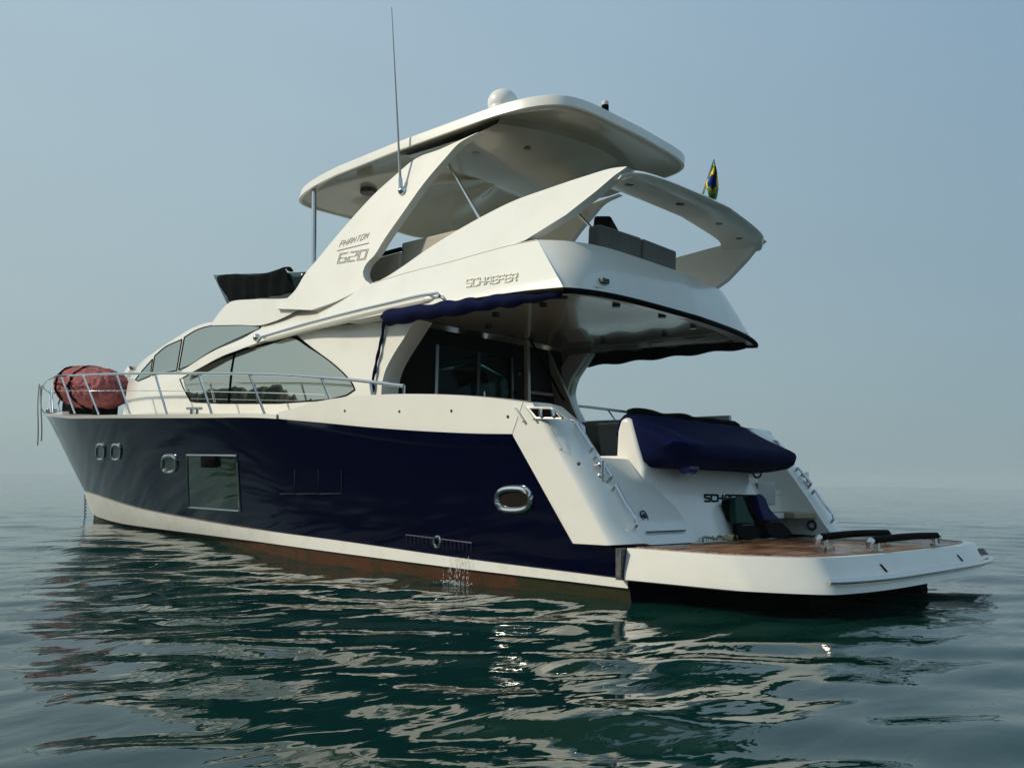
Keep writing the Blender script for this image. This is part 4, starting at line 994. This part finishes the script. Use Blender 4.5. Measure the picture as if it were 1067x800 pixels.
# swim fins against the transom
def fin(pts, x0, m1, m2, label, split):
    # outline in pixels, on a leaning plane x = x0 + .35*(z-ZP)
    def hit(u, v):
        r = ray(u, v); k = (x0+.45*(CP[2]-ZP)-CP[0])/(r[0]-.45*r[2]); return CP+k*r
    P = [hit(*p_) for p_ in crom(pts+pts[:1], 40)[:-1]]; zmin = min(p_[2] for p_ in P)
    P = [p_+np.array([0, 0, ZP+.008-zmin]) for p_ in P]
    c = sum(P)/len(P); rt = root('swim_fin', (float(c[0]), float(c[1]), ZP+.006), label, 'swim fin', 'swim fins leaning on the transom')
    zs_ = ZP+split*(max(p_[2] for p_ in P)-ZP)
    up_ = [p_ for p_ in P if p_[2] >= zs_]; lo_ = [p_ for p_ in P if p_[2] < zs_]
    # rotate lists so that each is contiguous
    def contig(f):
        fl_ = [f(p_) for p_ in P]; k = [i for i in range(len(P)) if fl_[i] and not fl_[i-1]][0]
        return [P[(k+i) % len(P)] for i in range(len(P)) if fl_[(k+i) % len(P)]]
    A_ = contig(lambda p_: p_[2] >= zs_); B_ = contig(lambda p_: p_[2] < zs_)
    bevel(MB().prism(A_+[B_[0]*.5+A_[-1]*.5, B_[-1]*.5+A_[0]*.5], (.075, 0, -.02)).build('foot_pocket', m1, rt), .015, 2)
    bevel(MB().prism(B_, (.03, 0, -.01)).build('blade', m2, rt), .006, 1)
fin([(757.5, 523), (759, 519.5), (763, 519.5), (765, 525), (770, 540), (778, 561), (768.5, 561), (765, 545)], -.04, BLACK, BLACK, 'plain black swim fin behind the green one on the transom', .5)
fin([(766, 522), (768, 519), (773, 519), (776, 523), (780, 534), (786, 545), (792, 561), (770, 561), (767.5, 545), (766.5, 533)], -.10, GREENF, BLACK, 'swim fin with green foot pocket and black blade leaning on the transom', .36)
fin([(779, 522), (781.5, 517.5), (786, 516.5), (789.5, 519), (795, 532), (806, 561), (793, 561), (787, 543), (782, 532)], -.04, BLACK, BLACK, 'black swim fin between the green and the navy ones', .5)
fin([(788, 518.5), (792, 517), (796, 519.5), (802, 532), (814, 545), (825.5, 559.5), (803, 561), (796, 543), (791, 530)], -.10, NAVYF, BLACK, 'swim fin with a navy streaked foot pocket, rightmost against the transom', .4)
# rope tuft on the platform
rt_pts = []
for k in range(9):
    c = onZ(703+k*2.6, 564, ZP+.02); y0 = c[1]; x0 = .0
    rt_pts.append((x0-.03+.05*math.sin(k*2.1), .98-.09*k+.02*math.sin(k*4), ZP+.012+.035*abs(math.sin(k*1.9))))
mb = MB(); mb.tube([tuple(p_) for p_ in crom(rt_pts, 50)], .012, 6)
for k in range(26):
    x0, y0 = -.03+random.uniform(-.05, .05), 1.0-random.random()*.75
    a_ = random.uniform(0, 6.3); L_ = random.uniform(.03, .08)
    mb.tube([(x0, y0, ZP+.008), (x0+L_*.4*math.cos(a_), y0+L_*.4*math.sin(a_), ZP+.01+L_*.7), (x0+L_*math.cos(a_), y0+L_*math.sin(a_), ZP+.01+L_*.6)], .004, 4)
mb.build('rope', ROPE, None, base=(-.03, .65, ZP+.006), label='frayed tan rope end lying at the foot of the transom', cat='rope')
# blue buoy hanging under the cover
p_ = onX(719, 487, .28)
bo = root('fender', (float(p_[0]), float(p_[1]), float(p_[2])-.08), 'small dark blue fender hanging under the navy sun pad cover', 'fender')
mb = MB(); mb.ball(p_+np.array([0, -.03, 0]), .075, 16); mb.tube([p_+np.array([0, .11, .0]), p_], .07, 14); mb.build('fender_body', BLUEB, bo)
MB().tube([p_+np.array([0, -.02, .06]), p_+np.array([.05, -.02, .16])], .008, 6).build('lanyard', BLACK, bo)
# red covered bundle on the foredeck
rb_ = root('covered_tender', (14.0, 1.15, 2.35), 'faded red canvas bundle strapped on the foredeck behind the bow rail', 'covered tender')
c0_ = onY(97, 404.5, 1.15); cz = c0_[2]; cx_ = c0_[0]
rows = []
for i in range(29):
    t = i/28; xx = cx_+1.30-2.5*t
    e = max(0.0, 1-abs(2*t-1)**3.2)**.5; rz = .42*e*(1-.10*t)+.01; ry = .48*e+.01
    zc = cz+.13-.24*t
    rows.append([(xx+.03*math.sin(j*1.9+i), 1.15+(ry+.02*math.sin(i*1.3+j*2.2))*math.cos(2*math.pi*j/28), zc+(rz+.018*math.sin(i*2.1+j*1.1))*math.sin(2*math.pi*j/28)) for j in range(28)])
mb = MB(); mb.grid(rows, closeu=True); mb.F.append(tuple(range(28))); k = len(mb.V)-28; mb.F.append(tuple(range(k, k+28)))
o = mb.build('canvas_wrap', REDC, rb_, auto=180); md = o.modifiers.new('s', 'SUBSURF'); md.levels = 2; md.render_levels = 2
tx_ = bpy.data.textures.new('creases', 'CLOUDS'); tx_.noise_scale = .16; tx_.noise_depth = 3; tx_.noise_type = 'HARD_NOISE'
md = o.modifiers.new('d', 'DISPLACE'); md.texture = tx_; md.strength = .10; md.mid_level = .5; md.texture_coords = 'LOCAL'
for i in (8, 16):
    st_ = [((p_[0]), 1.15+(p_[1]-1.15)*1.08, cz+(p_[2]-cz)*1.08) for p_ in rows[i]]
    MB().tube([((p_[0]+.12*(p_[2]-cz)), p_[1], p_[2]) for p_ in st_+st_[:1]], .026, 6, cap=False).build('strap', BLACKC, rb_)
for dx_ in (-.6, .55): MB().box((cx_+dx_-.06, .9, 2.2), (cx_+dx_+.06, 1.35, cz-.32)).build('cradle', BLACK, rb_)
# flag on its staff
fr0 = onX(730.5, 197, .35); fr1 = onX(744, 167, .35)
fg = root('flag', tuple(map(float, fr0)), 'small green and yellow flag with blue disc on a slanted staff', 'flag')
MB().tube([fr0+np.array([0, 0, -.12]), fr1], .011, 8).build('flagstaff', STEELD, fg)
def hitf(u, v, d=0): return onX(u, v, .35+d)
FL = crom([(743.5, 168), (741, 178), (738, 184), (735.5, 190), (737.5, 200), (738.5, 209)], 24)
FRr = crom([(744.5, 168), (747, 178), (748, 188), (748.5, 198), (748, 206), (746, 210.5)], 24)
V_ = []; F_ = []; mi = []; nw = 9
for i in range(24):
    for j in range(nw):
        t = j/(nw-1); p_ = FL[i]*(1-t)+FRr[i]*t; V_.append(tuple(hitf(p_[0], p_[1], .05*math.sin(t*9+i*.22))))
for i in range(23):
    for j in range(nw-1):
        F_.append((i*nw+j, i*nw+j+1, (i+1)*nw+j+1, (i+1)*nw+j)); t = (j+.5)/(nw-1); yv = (i+.5)/23
        dd = math.hypot((yv-.52)/.17, (t-.5)/.42); dm = abs(yv-.5)/.40+abs(t-.45)/.75
        mi.append(2 if dd < 1 else (1 if dm < 1 else 0))
o = mesh('flag_cloth', V_, F_, None, fg, mats=[GRN, YEL, FBL, WHT], mi=mi); solid(o, .004)
# ropes hanging from the bow, anchor chain
rp_ = MB(); p0 = np.array([19.45, .1, 3.05])
for (u0, v0, u1, v1) in ((41, 400, 38.5, 464), (44, 401, 42.5, 459.5)):
    a_, c_ = onX(u0, v0, 18.2), onX(u1, v1, 18.2); rp_.tube([a_+(c_-a_)*t+np.array([.01*math.sin(t*7), .015*math.sin(t*5), 0]) for t in np.linspace(0, 1, 14)], .016, 6)
a_, m1_, m2_, c_ = onX(42, 402, 18.2), onX(43, 425, 18.3), onX(50, 433, 18.6), onX(58, 434, 19.0)
rp_.tube(crom([a_, m1_, m2_, c_], 14), .012, 6)
rp_.build('mooring_rope', ROPEW, None, base=(18.2, .7, 2.2), label='pale mooring ropes hanging slack from the bow pulpit', cat='rope')
ch = MB(); a_, c_ = onX(91.5, 512, 16.72), onX(89, 545, 16.9)
a_ = np.array([16.78, .05, .74]); c_ = onX(88.5, 545, 16.95)
for i in range(22):
    p_ = a_+(c_-a_)*i/21; q2 = a_+(c_-a_)*(i+.8)/21; ch.tube([p_+np.array([0, .012*(-1)**i, 0]), q2+np.array([0, .012*(-1)**i, 0])], .022 if i % 2 else .014, 6)
ch.build('anchor_chain', CHAIN, None, base=(16.8, .05, 0), label='thin dark anchor chain dropping from the stem into the water', cat='chain')
# cooling water pouring from the outlet
wd = MB(); WATERD = mat('falling_water', (.75, .80, .80), .1, spec=.8)
for k in range(16):
    c = onS(466+25*k/15+random.uniform(-1, 1), 575, yh(.05)); yy = 2.38+random.uniform(0, .05); z = .26+random.uniform(-.03, .03)
    while z > .0:
        L_ = random.uniform(.008, .045); r_ = random.uniform(.0015, .0035)
        o_ = random.uniform(-.008, .008); wd.tube([(c[0]+o_, yy+.04*(.27-z), z), (c[0]+o_+.002, yy+.04*(.27-z+L_*.5), z-L_*.5), (c[0]+o_, yy+.04*(.27-z+L_), z-L_)], [r_*.5, r_, r_*.6], 5)
        z -= L_+random.uniform(.004, .05)
for k in range(90):
    a_ = random.uniform(0, 6.3); q_r = random.random()*.22; c = onS(478, 575, yh(.05))
    wd.ball((c[0]+q_r*1.3*math.cos(a_), 2.46+q_r*.5*math.sin(a_), random.uniform(.0, .03)), random.uniform(.002, .006), 6)
dw = wd.build('falling_water', WATERD, None, base=(1.9, 2.38, 0)); dw['kind'] = 'stuff'

# ---- boat heel and trim
for o in ROOTS:
    o.matrix_world = HEEL @ Matrix.Translation(BASE[o.name])
bpy.context.view_layer.update()
